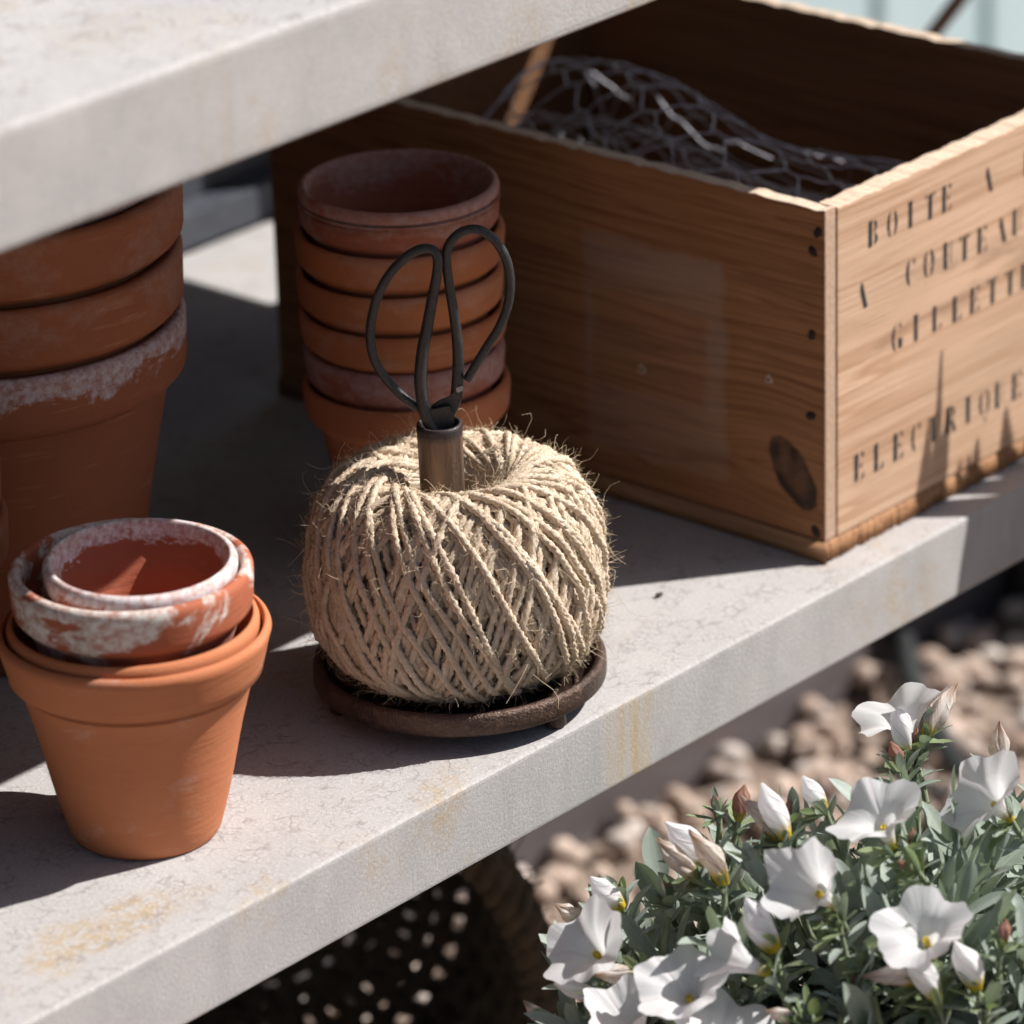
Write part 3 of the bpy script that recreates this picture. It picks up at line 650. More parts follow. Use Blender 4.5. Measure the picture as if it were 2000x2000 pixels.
w_ = link('inner_winding', add_layer(ring(96, 1, -.0076, .70, .35, .0019, nseg=110) + ring(92, -1, -.0058, .66, .4, .0018, nseg=130)), jute, ball); w_['kind'] = 'stuff'
w_ = link('under_winding', add_layer(ring(84, 1, -.0038, .62, .45, 0.00152) + ring(76, -1, -.0024, .78, .45, 0.00152)), jute, ball); w_['kind'] = 'stuff'
NS = 46
for k in range(NS):
    ph = 2 * np.pi * (k + rgb.uniform(-.33, .33)) / NS
    sp = (ph, 1, rgb.normal(-.0004, .0003), .62 + rgb.normal(0, .05), .0201, rgb, 0.00152 + rgb.normal(0, .00008), 210)
    link('cord_turn', add_layer([sp]), jute, ball)
for k in range(12):                                              # a few turns crossing the other way on top
    ph = 2 * np.pi * (k + rgb.uniform(-.4, .4)) / 12
    link('cord_turn', add_layer([(ph, -1, rgb.normal(-.0010, .0003), .9 + rgb.normal(0, .08), .0201, rgb, 0.00152, 210)]), jute, ball)
def build_fuzz():
    rg = np.random.default_rng(5); parts = []
    outer = [f for f in fib_src if f[3] > -.006]
    for i in range(16000):
        P, N, T, _ = outer[rg.integers(len(outer))]; k = rg.integers(2, len(P) - 2)
        long_ = rg.random() < .055
        L = rg.uniform(.007, .016) if long_ else rg.uniform(.0022, .0062); n = 7 if long_ else 5
        B = np.cross(T[k], N[k]); a = rg.uniform(-1.2, 1.2); st = P[k] + (N[k] * math.cos(a) + B * math.sin(a)) * .0015
        d = T[k] * rg.choice([-1, 1]) * rg.uniform(.3, 1.3) + N[k] * rg.uniform(.15, 1.0) + B * rg.normal(0, .6); d /= np.linalg.norm(d)
        c1 = rg.normal(0, 1, 3); t = np.linspace(0, 1, n)[:, None]
        pts = st + d * L * t + c1 * L * .28 * t ** 2 + rg.normal(0, 1, 3) * L * .12 * np.sin(t * 6)
        parts.append(tube(pts, np.linspace(.0001, .00005, n) * (1.25 if long_ else 1), 3, caps=False))
    V, F = join(parts); V[:, 2] -= .0125
    m = M('jute_fibre'); fm = m.fin((.66, .53, .36), .7)
    o = link('loose_fibres', mesh_np('loose_fibres', V, F), fm, ball); o['kind'] = 'stuff'
build_fuzz()

# ------------------------------------------------------------------ scissors standing in the tube
sc_c = np.array([px0, py0, .13]) - CR * .0053
hd = CF.copy(); hd[2] = 0; hd /= np.linalg.norm(hd)
def zp(a, b, dep=0.0):
    """point of the scissors' own upright plane seen at zoom coordinates a,b"""
    px, py = 680 + a * .2226, 420 + b * .2226; d = ray(px, py); c = sc_c + hd * dep
    return CAM + d * (((c - CAM) @ hd) / (d @ hd))
def mat_black():
    m = M('blackened_steel'); c = m.co(); n = m.noise(c, 700, 4, .7); w = m.ramp(m.noise(c, 55, 4), [(.45, 0.), (.7, 1.)])
    col = m.mix(m.ramp(n, [(.5, 0.), (.72, .7)]), (.016, .016, .018), (.075, .072, .070)); col = m.mix(m.ma('MULTIPLY', w, .35), col, (.06, .052, .048))
    return m.fin(col, m.ramp(n, [(.3, .34), (.7, .55)]), m.bump(n, .0004, .7), Specular_IOR_Level=.55)
blk = mat_black()
sciss = empty('scissors', tuple(pt + np.array([px0, py0, 0])), 'black forged scissors with looped handles standing in the iron tube', 'scissors')
def spart(name, V, F, mat, smooth=True):
    o = link(name, mesh_np(name, V, F, smooth=smooth), mat); o.parent = sciss; o.matrix_parent_inverse = Matrix.Translation(-sciss.location); return o
Lp = [(612, 1695), (480, 1592), (365, 1475), (278, 1362), (215, 1220), (193, 1050), (212, 880), (268, 690), (368, 512), (488, 385), (600, 312), (690, 292), (760, 322), (786, 405), (772, 560), (735, 750), (690, 1000), (652, 1200), (636, 1400), (642, 1550), (664, 1680), (700, 1800), (770, 1920)]
Rp = [(1042, 1445), (1125, 1308), (1228, 1140), (1328, 980), (1400, 790), (1422, 600), (1392, 405), (1312, 250), (1205, 155), (1100, 124), (990, 152), (905, 228), (862, 325), (865, 450), (892, 650), (930, 880), (955, 1080), (966, 1280), (960, 1450), (952, 1560), (930, 1660), (880, 1780), (820, 1920)]
def loop(pts, dep0, dep1, rad):
    n = len(pts); P = np.array([zp(a, b, dep0 + (dep1 - dep0) * k / n) for k, (a, b) in enumerate(pts)])
    return tube(spline(P, 170), np.interp(np.linspace(0, 1, 170), [0, .1, .5, .62, .85, .94, 1], rad), 14)
V, F = loop(Lp, .0015, -.0024, [.0020, .00205, .0021, .0022, .0029, .0028, .0026]); spart('handle', V, F, blk)
V, F = loop(Rp, .0010, .0034, [.0020, .00205, .0021, .0021, .0027, .0024, .0022]); spart('handle', V, F, blk)
def plate_(poly, d0, d1, name, mat):
    a = [zp(x, y, d0) for x, y in poly]; b = [zp(x, y, d1) for x, y in poly]; n = len(poly); bm = bmesh.new()
    va = [bm.verts.new(p) for p in a]; vb = [bm.verts.new(p) for p in b]; bm.faces.new(va); bm.faces.new(vb[::-1])
    for k in range(n): bm.faces.new((va[k], vb[k], vb[(k + 1) % n], va[(k + 1) % n]))
    bmesh.ops.recalc_face_normals(bm, faces=bm.faces[:]); bmesh.ops.bevel(bm, geom=bm.edges[:], offset=.0004, segments=2, affect='EDGES')
    o = link(name, bm_mesh(name, bm), mat); o.parent = sciss; o.matrix_parent_inverse = Matrix.Translation(-sciss.location); return o
plate_([(640, 1640), (725, 1705), (878, 1672), (905, 1700), (935, 1760), (900, 2100), (760, 2150), (680, 1880)], -.0030, -.0004, 'blade', blk)
plate_([(728, 1672), (800, 1620), (890, 1588), (930, 1545), (1005, 1540), (1000, 1610), (960, 1690), (925, 1740), (880, 2100), (780, 2100), (760, 1760)], .0002, .0026, 'blade', blk)
wr = plain('worn_steel', (.42, .40, .39), .5, .3, 400)
plate_([(945, 1512), (1008, 1494), (1012, 1540), (950, 1562)], -.0003, .0006, 'worn_patch', wr)
# ------------------------------------------------------------------ woven basket under the shelf
def build_basket():
    rg = np.random.default_rng(9); bm_ = M('dark_seagrass'); c = bm_.co()
    col = bm_.mix(bm_.ramp(bm_.noise(c, 120, 5, .7), [(.35, 0.), (.7, 1.)]), (.13, .090, .055), (.055, .038, .024))
    mt = bm_.fin(col, .9, bm_.bump(bm_.noise(bm_.map(c, sc=(1, 1, 1)), 420, 4, .7), .002, 1.0))
    R0, R1, D = .150, .118, .20
    ctr = onz(470, 2035, GZ + R0 + .016)
    root = empty('woven_basket', (ctr[0] + .05, ctr[1] + .05, GZ), 'dark open-weave basket lying on its side on the gravel under the shelf', 'basket')
    f = np.array([.75, .66, .0]); f /= np.linalg.norm(f); side = np.array([f[1], -f[0], 0]); up = np.array([0, 0, 1.])
    f = f * math.cos(.10) - up * math.sin(.10); up = np.cross(side, f)
    def W(r, a, w): return ctr + side * (r * math.cos(a)) + up * (r * math.sin(a)) + f * w
    def put(n, V, F):
        o = link(n, mesh_np(n, V, F), mt); o.parent = root; o.matrix_parent_inverse = Matrix.Translation(-root.location); return o
    def prof(t):                                              # 0..1 wall, 1..2 bottom
        if t <= 1: return R0 + (R1 - R0) * t ** 1.4, D * t
        return R1 * (2 - t) + .004, D + .004
    ns = 42
    for k in range(ns):
        a = 2 * np.pi * k / ns; t = np.linspace(0, 1.86 if k % 2 else 1.45, 60); P = np.array([W(prof(x)[0] + .0016 * math.sin(x * 34 + k * math.pi), a, prof(x)[1]) for x in t])
        V, F = tube(P + rg.normal(0, .0008, P.shape), .0052 + rg.uniform(-.0008, .0008), 6); put('stake', V, F)
    for j in range(1, 14):
        t = j / 13.6 + rg.normal(0, .008); r, w = prof(t); a = np.linspace(0, 2 * np.pi, 253)[:-1]
        P = np.array([W(r + .0042 * math.cos(ns / 2 * x + j * math.pi), x, w + .0016 * math.sin(x * 9 + j)) for x in a]); P = np.vstack([P, P[:1]])
        V, F = tube(P, .0054 + rg.uniform(-.0008, .0008), 6, caps=False); put('weaver', V, F)
    for j in range(0, 8):
        t = 1.06 + j * .112 + rg.normal(0, .008); r, w = prof(t); a = np.linspace(0, 2 * np.pi, 130)
        P = np.array([W(r, x, w + .003 * math.cos(ns / 2 * x + j * math.pi)) for x in a]); V, F = tube(P, .0050, 6, caps=False); put('weaver', V, F)
    for q in range(3):                                        # thick twisted rim
        a = np.linspace(0, 2 * np.pi, 420); ph = a * 34 + q * 2.094
        P = np.array([W(R0 + .003 + .0060 * math.cos(p), x, -.004 + .0060 * math.sin(p)) for x, p in zip(a, ph)])
        V, F = tube(P, .0062, 7, caps=False); V = V + rg.normal(0, .0006, V.shape); put('rim_strand', V, F)
    parts = []
    for i in range(1500):
        x = rg.uniform(0, 6.283); st = W(R0 + .003 + rg.uniform(-.004, .012), x, rg.uniform(-.012, .004)); d = rg.normal(0, 1, 3); d /= np.linalg.norm(d); L = rg.uniform(.004, .013)
        t = np.linspace(0, 1, 4)[:, None]; parts.append(tube(st + d * L * t + rg.normal(0, .3, 3) * L * t ** 2, .0003, 3, caps=False))
    V, F = join(parts); o = put('frayed_fibres', V, F); o['kind'] = 'stuff'
build_basket()

# ------------------------------------------------------------------ silver-leaved shrub with white funnel flowers
def leaf_arrays(curl, fold, wid, nl=9):
    t = np.linspace(0, 1, nl); w = wid * np.sin(np.pi * np.clip(t, 0, 1) ** 1.45) ** .72 + .016 * (t < .4); w[-1] = .006
    V = []
    for k in range(nl):
        a = curl * t[k]; x = math.sin(a) / curl if abs(curl) > 1e-3 else t[k]; z = (1 - math.cos(a)) / curl if abs(curl) > 1e-3 else 0
        for s in (-1, -.5, 0, .5, 1): V.append((x, s * w[k], z + fold * abs(s) ** 1.3 * w[k]))
    V = np.array(V); F = [(k * 5 + j, k * 5 + j + 1, k * 5 + j + 6, k * 5 + j + 5) for k in range(nl - 1) for j in range(4)]
    uv = np.array([(t[k], .5 + .5 * s) for k in range(nl) for s in (-1, -.5, 0, .5, 1)])
    return V, np.array(F), uv
LEAVES = [leaf_arrays(c, f, w) for c, f, w in ((.25, .35, .15), (-.35, .3, .13), (.5, .5, .14), (-.1, .25, .165), (.7, .2, .125), (-.6, .45, .145))]
def mat_leaf(name, a, b, hi):
    m = M(name); uv = m.co('UV'); c = m.co(); s = m.sep(uv); rnd = m.n('NewGeometry').outputs['Random Per Island']; ro = m.n('ObjectInfo').outputs['Random']
    col = m.mix(m.ramp(m.ma('FRACT', m.ma('ADD', rnd, ro)), [(0., 0.), (1., 1.)]), a, b)
    mid = m.ramp(m.ma('ABSOLUTE', m.ma('SUBTRACT', s[1], .5)), [(.0, 1.), (.09, 0.)])
    col = m.mix(m.ma('MULTIPLY', mid, .35), col, hi)
    col = m.mix(m.ramp(m.noise(m.map(uv, sc=(6, 60, 1)), 1., 4), [(.4, 0.), (.7, .45)]), col, hi)
    m.fin(col, .48, m.bump(m.noise(m.map(uv, sc=(8, 40, 1)), 1., 4), .0005, .6), Specular_IOR_Level=.55, Sheen_Weight=.35, Sheen_Roughness=.4)
    tl = m.n('BsdfTranslucent'); m.set(tl.inputs[0], m.mix(.5, col, (.25, .33, .08))); mx_ = m.n('MixShader'); mx_.inputs[0].default_value = .22
    m.t.links.new(m.b.outputs[0], mx_.inputs[1]); m.t.links.new(tl.outputs[0], mx_.inputs[2]); m.t.links.new(mx_.outputs[0], m.out.inputs[0])
    return m.m
leafm = mat_leaf('silver_leaf', (.235, .305, .225), (.37, .43, .375), (.56, .60, .56))
greenm = mat_leaf('fresh_green_leaf', (.16, .23, .085), (.22, .28, .13), (.30, .36, .20))
def rot_to(d, roll, upv=None):
    """matrix with x axis along d"""
    x = np.asarray(d, float); x /= np.linalg.norm(x); a = np.array([0, 0, 1.]) if abs(x[2]) < .95 else np.array([1., 0, 0])
    y = np.cross(a, x); y /= np.linalg.norm(y); z = np.cross(x, y); c, s = math.cos(roll), math.sin(roll)
    return np.stack([x, y * c + z * s, -y * s + z * c], 1)
def corolla(mode, rg, n=60, rings=16):
    """white funnel, along +x, unit length; mode open/star/half"""
    th = np.linspace(0, 2 * np.pi, n, endpoint=False); t = np.linspace(0, 1, rings); V = []
    ph = rg.uniform(0, 6.28)
    for x in t:
        lob = np.cos(5 * th + ph)
        if mode == 'open': r = .085 + .10 * x + .62 * x ** 3.0 + .0 * lob; r = r * (1 + .085 * x ** 3 * lob); ax = x * .92 - .22 * max(0, x - .72) ** 1.2 * 2; ax = ax + .07 * x ** 4 * lob + .05 * x ** 3 * np.sin(3 * th + ph) + .03 * x ** 5 * np.sin(9 * th)
        elif mode == 'half': r = .085 + .10 * x + .36 * x ** 2.4; r = r * (1 + .10 * x ** 3 * lob); ax = x + .07 * x ** 5 * lob
        else: r = .085 + .10 * x + .44 * x ** 2.6; r = r * (1 + .22 * x ** 4 * (np.abs(np.cos(2.5 * th + ph / 2)) - .5)); ax = x * .98 + .20 * x ** 6 * (np.abs(np.cos(2.5 * th + ph / 2)) ** 2 - .5)
        pleat = 1 - .035 * x * (1 - x) * 4 * np.abs(np.cos(2.5 * th + ph / 2 + .4)) + .035 * x ** 3 * np.sin(11 * th + ph) + .02 * x ** 3 * np.sin(17 * th + 2 * ph)
        r = r * pleat; sag = .06 * x ** 3 * np.sin(th + ph) + .08 * x ** 3 * np.sin(2 * th + 3 * ph)
        V.append(np.stack([ax + sag + 0 * th, r * np.cos(th), r * np.sin(th)], -1))
    V = np.array(V).reshape(-1, 3); uv = np.stack(np.meshgrid(t, np.linspace(0, 1, n), indexing='ij'), -1).reshape(-1, 2); uv[:, 1] = (uv[:, 1] + ph / (2 * np.pi)) 
    i = np.arange(rings - 1)[:, None] * n; j = np.arange(n)[None]; F = np.stack([i + j, i + (j + 1) % n, i + n + (j + 1) % n, i + n + j], -1).reshape(-1, 4)
    return V, F, uv
def budshape(rg, fat=1.0, limp=0.0, n=30, rings=18):
    th = np.linspace(0, 2 * np.pi, n, endpoint=False); t = np.linspace(0, 1, rings); V = []
    tw = rg.uniform(1.2, 2.4); bend = rg.normal(0, .10 + limp * .15)
    for x in t:
        r = fat * (.055 + .125 * math.sin(math.pi * min(1, x * .86 + .06)) ** 1.0) * (1 - .72 * max(0, x - .72) / .28)
        rr = r * (1 - .16 * limp) * (1 + (.10 + .16 * limp) * np.cos(5 * th + tw * 3 * x) + .10 * limp * np.sin(8 * th + 9 * x) + .10 * limp * np.sin(x * 17 + 3 * th))
        cy = bend * x * x
        V.append(np.stack([x + 0 * th + limp * .04 * np.sin(3 * th) * x, rr * np.cos(th) + cy, rr * np.sin(th)], -1))
    V = np.array(V).reshape(-1, 3); uv = np.stack(np.meshgrid(t, np.linspace(0, 1, n), indexing='ij'), -1).reshape(-1, 2); uv[:, 1] += np.repeat(tw * .5 * t / 1.6, n)
    i = np.arange(rings - 1)[:, None] * n; j = np.arange(n)[None]; F = np.stack([i + j, i + (j + 1) % n, i + n + (j + 1) % n, i + n + j], -1).reshape(-1, 4)
    m = len(V); V = np.vstack([V, [[1.01, bend, 0]]]); uv = np.vstack([uv, [[1, 0]]]); b = (rings - 1) * n
    F = np.vstack([F, [(m, b + k, b + (k + 1) % n, b + (k + 2) % n) for k in range(0, n, 2)]])
    return V, F, uv
def mat_petal(name, white=(.93, .925, .93), pink=(.72, .50, .56), brown=0.0, pk=.35):
    m = M(name); uv = m.co('UV'); s = m.sep(uv); c = m.co()
    rib = m.ma('ABSOLUTE', m.ma('SUBTRACT', m.ma('FRACT', m.ma('MULTIPLY', s[1], 5.0)), .5))
    ribm = m.ramp(rib, [(.0, 1.), (.10, 0.)]); col = m.mix(m.ma('MULTIPLY', ribm, pk), white, pink)
    col = m.mix(m.ramp(m.noise(m.map(uv, sc=(3, 40, 1)), 1., 3), [(.4, 0.), (.7, .10)]), col, (.70, .70, .74))
    if brown:
        bf = m.ramp(m.noise(m.map(uv, sc=(2.6, 14, 1)), 1., 5, .7), [(.48, 0.), (.64, brown)]); col = m.mix(bf, col, (.47, .27, .12))
        tip = m.ramp(s[0], [(.72, 0.), (.97, .6)]); col = m.mix(tip, col, (.42, .24, .13))
    col = m.mix(m.ramp(s[0], [(.10, 1.), (.30, 0.)]), col, (.80, .58, .05))
    m.fin(col, .55, m.bump(m.ma('ADD', m.noise(m.map(uv, sc=(4, 70, 1)), 1., 4), ribm), .0006, .5), Specular_IOR_Level=.3)
    tl = m.n('BsdfTranslucent'); m.set(tl.inputs[0], col); mx_ = m.n('MixShader'); mx_.inputs[0].default_value = .5
    m.t.links.new(m.b.outputs[0], mx_.inputs[1]); m.t.links.new(tl.outputs[0], mx_.inputs[2]); m.t.links.new(mx_.outputs[0], m.out.inputs[0])
    return m.m
pet = mat_petal('white_petal', pk=.22); petb = mat_petal('bud_petal', pk=.6); petw = mat_petal('withered_petal', (.84, .78, .72), brown=.8); petp = mat_petal('pink_bud', (.48, .25, .20), (.30, .12, .11), brown=.3)
stemm = plain('shrub_stem', (.22, .26, .15), .7, 0, 200); yel = plain('flower_throat', (.82, .62, .05), .6, 0, 300)

shc = atd(1775, 2010, 2.085)                              # middle of the leafy mound
sbase = np.array([shc[0] - .01, shc[1] - .005, GZ - .005])
shrub = empty('flowering_shrub', tuple(sbase), 'silvery-leaved shrub with white funnel flowers growing in front of the table', 'shrub')
def hpart(name, me, mat, par=None, mw=None):
    o = link(name, me, mat); o.parent = par or shrub
    if mw is not None:
        mw = Matrix(mw)
        o.matrix_basis = mw if par is None else mw
    if par is None: o.matrix_parent_inverse = Matrix.Translation(-shrub.location)
    return o
AX = (.158, .125, .112)                                   # semi-axes along camera right / depth / up
hr_ = CR.copy(); hr_[2] = 0; hr_ /= np.linalg.norm(hr_); hf_ = np.array([-hr_[1], hr_[0], 0]); hf_ = hf_ if hf_ @ CF > 0 else -hf_
def depth_of(px, py):
    """distance along the ray to the mound's skin (or its closest approach)"""
    d = ray(px, py); o = CAM - shc; q = np.array([hr_ / AX[0], hf_ / AX[1], np.array([0, 0, 1 / AX[2]])]); a = q @ d; b = q @ o
    A, B, C_ = a @ a, 2 * a @ b, b @ b - 1; disc = B * B - 4 * A * C_
    return (-B - math.sqrt(disc)) / (2 * A) if disc > 0 else -B / (2 * A)
rgs = np.random.default_rng(21)
leaf_list = []                                            # (matrix 3x3 scaled, origin, kind, green?)
stem_parts = []
def whorl(tip, d, nl, lmin, lmax, span, rg, spread=(.5, 1.1), green=False):
    d = d / np.linalg.norm(d); a0 = rg.uniform(0, 6.28)
    for k in range(nl):
        f = k / max(1, nl - 1); ang = a0 + k * 2.4 + rg.normal(0, .25); sp = spread[0] + (spread[1] - spread[0]) * f + rg.normal(0, .15)
        a = np.array([0, 0, 1.]) if abs(d[2]) < .9 else np.array([1., 0, 0]); u_ = np.cross(d, a); u_ /= np.linalg.norm(u_); v_ = np.cross(d, u_)
        o = u_ * math.cos(ang) + v_ * math.sin(ang); dr = d * math.cos(sp) + o * math.sin(sp); L = rg.uniform(lmin, lmax)
        B = rot_to(dr, 0); n = B[:, 2]
        # turn the blade so that its upper face looks towards the stem tip
        ref = d - dr * (d @ dr); ref /= np.linalg.norm(ref) + 1e-9; y = np.cross(ref, dr)
        B = np.stack([dr, y, ref], 1); w = rg.uniform(.8, 1.15)
        leaf_list.append((B * np.array([L, L * w, L]), tip - d * span * f, rg.integers(6), green))
def stem_to(tip, d, r=.0012, n=10):
    p0 = sbase + np.array([rgs.normal(0, .02), rgs.normal(0, .02), 0]); p0[2] = GZ
    m1 = shc + (tip - shc) * .35 - np.array([0, 0, .05]); m2 = tip - d * .04
    V, F = tube(spline([p0, m1, m2, tip], 18), np.linspace(.0025, r, 18), 6, caps=False); stem_parts.append((V, F))
for i in range(250):                                      # leafy shoots filling the mound
    while True:
        v = rgs.normal(0, 1, 3); v /= np.linalg.norm(v)
        if v[2] > -.45 and (v[1] < .75): break
    rad = rgs.uniform(.72, 1.0) if i % 3 else rgs.uniform(.45, .75)
    tip = shc + (hr_ * v[0] * AX[0] + hf_ * v[1] * AX[1] + np.array([0, 0, v[2] * AX[2]])) * rad
    d = (tip - shc); d /= np.linalg.norm(d); d = d * .65 + np.array([0, 0, .75]) + rgs.normal(0, .18, 3); d /= np.linalg.norm(d)
    qx, qy, _ = topix(tip + d * .018)
    if qy < np.interp(qx, [1000, 1060, 1250, 1450, 1700, 1850, 2100], [2050, 1850, 1650, 1570, 1500, 1530, 1490]): continue
    stem_to(tip, d); whorl(tip, d, int(rgs.integers(11, 18)), .019, .034, .050, rgs, (.35, 1.35))
calyx_cache = {}
def flower(kind, base, tip_, fat=1.0, scale=None, push=0.0, mat=None):
    """base/tip: photo pixels of the flower's foot and mouth; push tilts the mouth towards the viewer"""
    dp = depth_of(*base) - .006; b = atd(base[0], base[1], dp); t = atd(tip_[0], tip_[1], dp - push); d = t - b; L = np.linalg.norm(d)
    rg = np.random.default_rng(int(base[0] * 7 + base[1])); root_name = 'flower' if kind in ('open', 'star', 'half') else 'flower_bud'
    if kind in ('open', 'star', 'half'): V, F, uv = corolla(kind, rg); S_ = (scale or L); mt = mat or pet
    else: V, F, uv = budshape(rg, fat, 1.0 if kind == 'withered' else 0.0); S_ = L; mt = mat or (petw if kind == 'withered' else petb)
    B = rot_to(d, rg.uniform(0, 6.28)); V = V @ (B.T * S_) + b
    me = mesh_np(root_name, V, F, uv); o = hpart(root_name, me, mt)
    # calyx of small hairy sepals
    parts, uvs = [], []; dn = d / L
    for k in range(9):
        a = 2 * np.pi * k / 9 + rg.uniform(-.2, .2); q = rot_to(dn, a); dr = q[:, 0] * math.cos(.42) + q[:, 1] * math.sin(.42); dr = dr if k < 6 else q[:, 0] * .3 + q[:, 1] * .95
        lv, lf, lu = LEAVES[k % 6]; n_ = dn - dr * (dn @ dr); n_ /= np.linalg.norm(n_) + 1e-9; Q = np.stack([dr, np.cross(n_, dr), n_], 1); LL = (.0090 if k < 6 else .0145) * rg.uniform(.8, 1.2)
        parts.append((lv @ (Q * np.array([LL, LL * 1.3, LL])).T + b - dn * .0025, lf)); uvs.append(lu)
    V2, F2 = join(parts); cx = link('calyx', mesh_np('calyx', V2, F2, np.vstack(uvs)), greenm, o); cx.matrix_parent_inverse = Matrix.Identity(4)
    if kind in ('open', 'star'):
        sp = []
        for k in range(5):
            a = k * 1.257; q = rot_to(dn, a); p0 = b + dn * S_ * .12; p1 = b + dn * S_ * .50 + q[:, 1] * S_ * .045
            V3, F3 = tube(np.linspace(p0, p1, 6), np.array([.0003, .0003, .0003, .0004, .0009, .0003]), 6); sp.append((V3, F3))
        V3, F3 = join(sp); st = link('stamens', mesh_np('stamens', V3, F3), yel, o)
    dd = dn * .5 + np.array([0, 0, .6]); dd /= np.linalg.norm(dd); stem_to(b, dd); whorl(b - dd * .003, dd, 8, .010, .020, .012, rg, (.5, 1.3), green=rg.random() < .4)
    return o
flower('open', (1745, 1655), (1700, 1565), scale=.0245, push=.013)
flower('star', (1632, 1768), (1582, 1735), scale=.0265, push=.012)
flower('open', (1822, 1868), (1800, 1815), scale=.0245, push=.013)
flower('open', (1975, 1600), (1912, 1545), scale=.0245, push=.010)
flower('open', (1195, 1890), (1140, 1842), scale=.0245, push=.011)
flower('open', (1362, 1985), (1325, 1905), scale=.0245, push=.014)
flower('half', (1502, 1900), (1408, 1862), scale=.0245, push=.006)
flower('half', (1258, 2060), (1218, 1965), scale=.028, push=.012)
flower('open', (1788, 1470), (1752, 1362), scale=.0265, push=-.010)
flower('open', (1392, 2080), (1415, 1985), scale=.0265, push=.010)
for k, b, t, f in [('bud', (1769, 1480), (1757, 1368), 1.0), ('withered', (1807, 1440), (1856, 1337), 1.0), ('withered', (1950, 1512), (1958, 1408), 1.0), ('bud', (1537, 1640), (1484, 1532), 1.1), ('withered', (1520, 1640), (1470, 1545), .9),
                   ('bud', (1611, 1580), (1562, 1520), 1.3), ('bud', (1514, 1858), (1452, 1757), 1.25), ('bud', (1908, 1934), (1880, 1832), 1.35), ('bud', (1832, 1956), (1776, 1848), 1.1), ('withered', (1790, 1922), (1712, 1868), 1.2),
                   ('bud', (1388, 1692), (1315, 1593), 1.15), ('withered', (1414, 1728), (1382, 1604), 1.0), ('withered', (1366, 1720), (1287, 1636), 1.0), ('bud', (1216, 1774), (1150, 1716), 1.3), ('withered', (1150, 1808), (1088, 1762), 1.2),
                   ('withered', (1256, 1900), (1160, 1912), 1.0), ('bud', (1172, 1952), (1086, 1916), 1.0), ('withered', (1070, 2000), (1022, 1966), 1.2), ('withered', (1745, 1830), (1698, 1800), 1.2), ('withered', (1560, 1995), (1505, 1968), 1.1)]:
    flower(k, b, t, f, push=.004)
for b, t in [((1762, 1500), (1742, 1448)), ((1790, 1458), (1789, 1420)), ((1782, 1650), (1778, 1618)), ((1790, 1698), (1752, 1682)), ((1955, 1850), (1967, 1795)), ((1442, 1603), (1452, 1532)), ((1404, 1590), (1394, 1552)), ((1306, 1760), (1296, 1716)),
             ((1590, 1985), (1585, 1955)), ((1930, 1960), (1938, 1925)), ((1215, 1745), (1208, 1728)), ((1690, 1880), (1680, 1862)), ((1640, 1810), (1632, 1796)), ((1548, 1598), (1540, 1560)), ((1660, 1925), (1670, 1900))]:
    flower('pink', b, t, 1.25, push=.002, mat=petp)
# leaves: the 300 nearest in view are parts of their own, the rest one mass
lmeshes = []
for k, (lv, lf, lu) in enumerate(LEAVES):
    me = mesh_np('leaf', lv, lf, lu); me.materials.append(leafm); lmeshes.append(me)
gmeshes = []
for k, (lv, lf, lu) in enumerate(LEAVES):
    me = mesh_np('leaf', lv, lf, lu); me.materials.append(greenm); gmeshes.append(me)
def score(e):
    x, y, w = topix(e[1]); return w + (10 if not (1000 < x < 2010 and 1300 < y < 2020) else 0)
leaf_list.sort(key=score); rest = []
for k, (B, o_, kd, gr) in enumerate(leaf_list):
    if k < 300:
        o = link('leaf', (gmeshes if gr else lmeshes)[kd], None, shrub); o.matrix_parent_inverse = Matrix.Translation(-shrub.location)
        mm = np.eye(4); mm[:3, :3] = B; mm[:3, 3] = o_; o.matrix_basis = Matrix(mm.tolist())
    else:
        lv, lf, lu = LEAVES[kd]; rest.append((lv @ B.T + o_, lf, lu))
V, F = join([(a, b) for a, b, c in rest]); ro = hpart('foliage', mesh_np('foliage', V, F, np.vstack([c for a, b, c in rest])), leafm); ro['kind'] = 'stuff'
V, F = join(stem_parts); so_ = hpart('stems', mesh_np('stems', V, F), stemm); so_['kind'] = 'stuff'

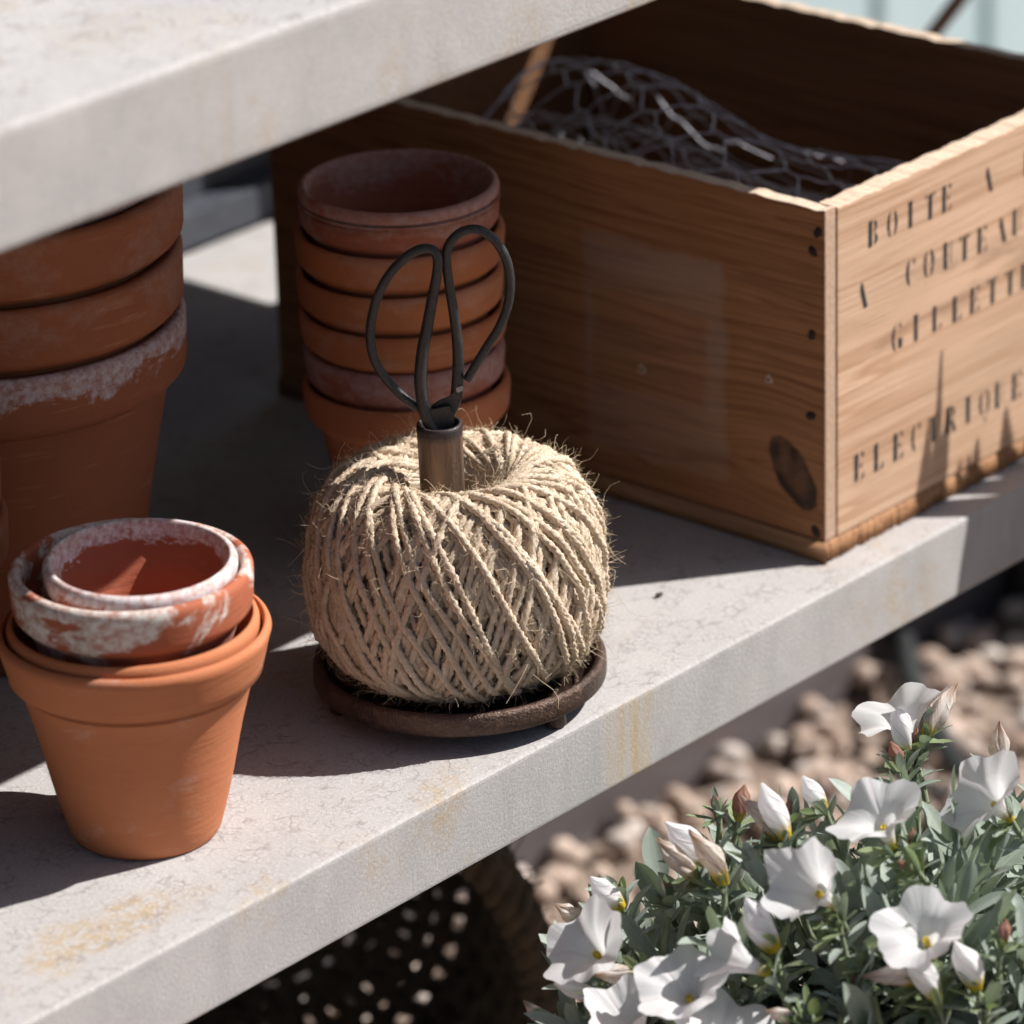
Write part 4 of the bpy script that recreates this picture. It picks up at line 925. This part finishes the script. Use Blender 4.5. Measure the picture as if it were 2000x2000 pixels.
# ------------------------------------------------------------------ tall leafy plant whose shadow falls over the end of the shelf
def build_tall():
    rg = np.random.default_rng(31); S3 = np.array([.733, -.540, 1.0]); parts, uvs, st = [], [], []
    bx = np.array([.57, -.20, GZ])
    root = empty('tall_leafy_plant', tuple(bx), 'tall strap-leaved plant growing beyond the end of the shelf', 'plant')
    tips = [((1835, 690), .13), ((1850, 800), .16), ((1905, 860), .14), ((1960, 800), .17), ((1870, 905), .18), ((1930, 930), .15), ((1990, 900), .19), ((1800, 960), .15), ((1860, 990), .12), ((1985, 960), .14), ((1920, 1010), .13), ((2040, 900), .16), ((2060, 960), .15), ((1780, 1010), .2)]
    tips += [((rg.uniform(1795, 2100), rg.uniform(800, 960)), rg.uniform(.10, .17)) for _ in range(6)]
    for (px, py), t in tips:
        p = ony(px, py, BY0) + S3 * t; p0 = bx + rg.normal(0, .045, 3) * np.array([1, .5, 0]); mid = (p + p0) / 2 + np.array([rg.normal(0, .02), rg.normal(0, .02), .06]); path = spline([p0, mid, p], 26)
        Tn = np.gradient(path, axis=0); B = np.cross(Tn, S3); B /= np.linalg.norm(B, axis=1)[:, None]; N = np.cross(B, Tn); N /= np.linalg.norm(N, axis=1)[:, None]; w = (.0140 if py > 780 else .0035) * np.sin(np.pi * np.clip(np.linspace(.05, 1, 26), 0, 1) ** 2.4) + .0006
        V = np.stack([path - B * w[:, None], path + N * (w * .25)[:, None] * -1, path + B * w[:, None]], 1).reshape(-1, 3); i = np.arange(25)[:, None] * 3; j = np.arange(2)[None]
        F = np.stack([i + j, i + j + 1, i + 4 + j, i + 3 + j], -1).reshape(-1, 4); uv = np.stack(np.meshgrid(np.linspace(0, 1, 26), [0, .5, 1], indexing='ij'), -1).reshape(-1, 2)
        o = link('leaf', mesh_np('leaf', V, F, uv), greenm, root); o.matrix_parent_inverse = Matrix.Translation(-root.location)
build_tall()
# dried seed husk on the shelf
hk = onz(1287, 1166, 0); m_ = bmesh.new(); bmesh.ops.create_icosphere(m_, subdivisions=2, radius=.0016)
for v in m_.verts: v.co = Vector((v.co.x * 1.5, v.co.y * .8, v.co.z * .7)) * (1 + .25 * math.sin(v.co.x * 4000) * math.cos(v.co.y * 3000))
h_ = link('seed_husk', bm_mesh('seed_husk', m_, True), plain('husk', (.05, .035, .02), .8), None, (hk[0], hk[1], .0012))
tag(h_, 'tiny dark seed husk lying on the sunlit shelf beside the twine', 'seed husk')
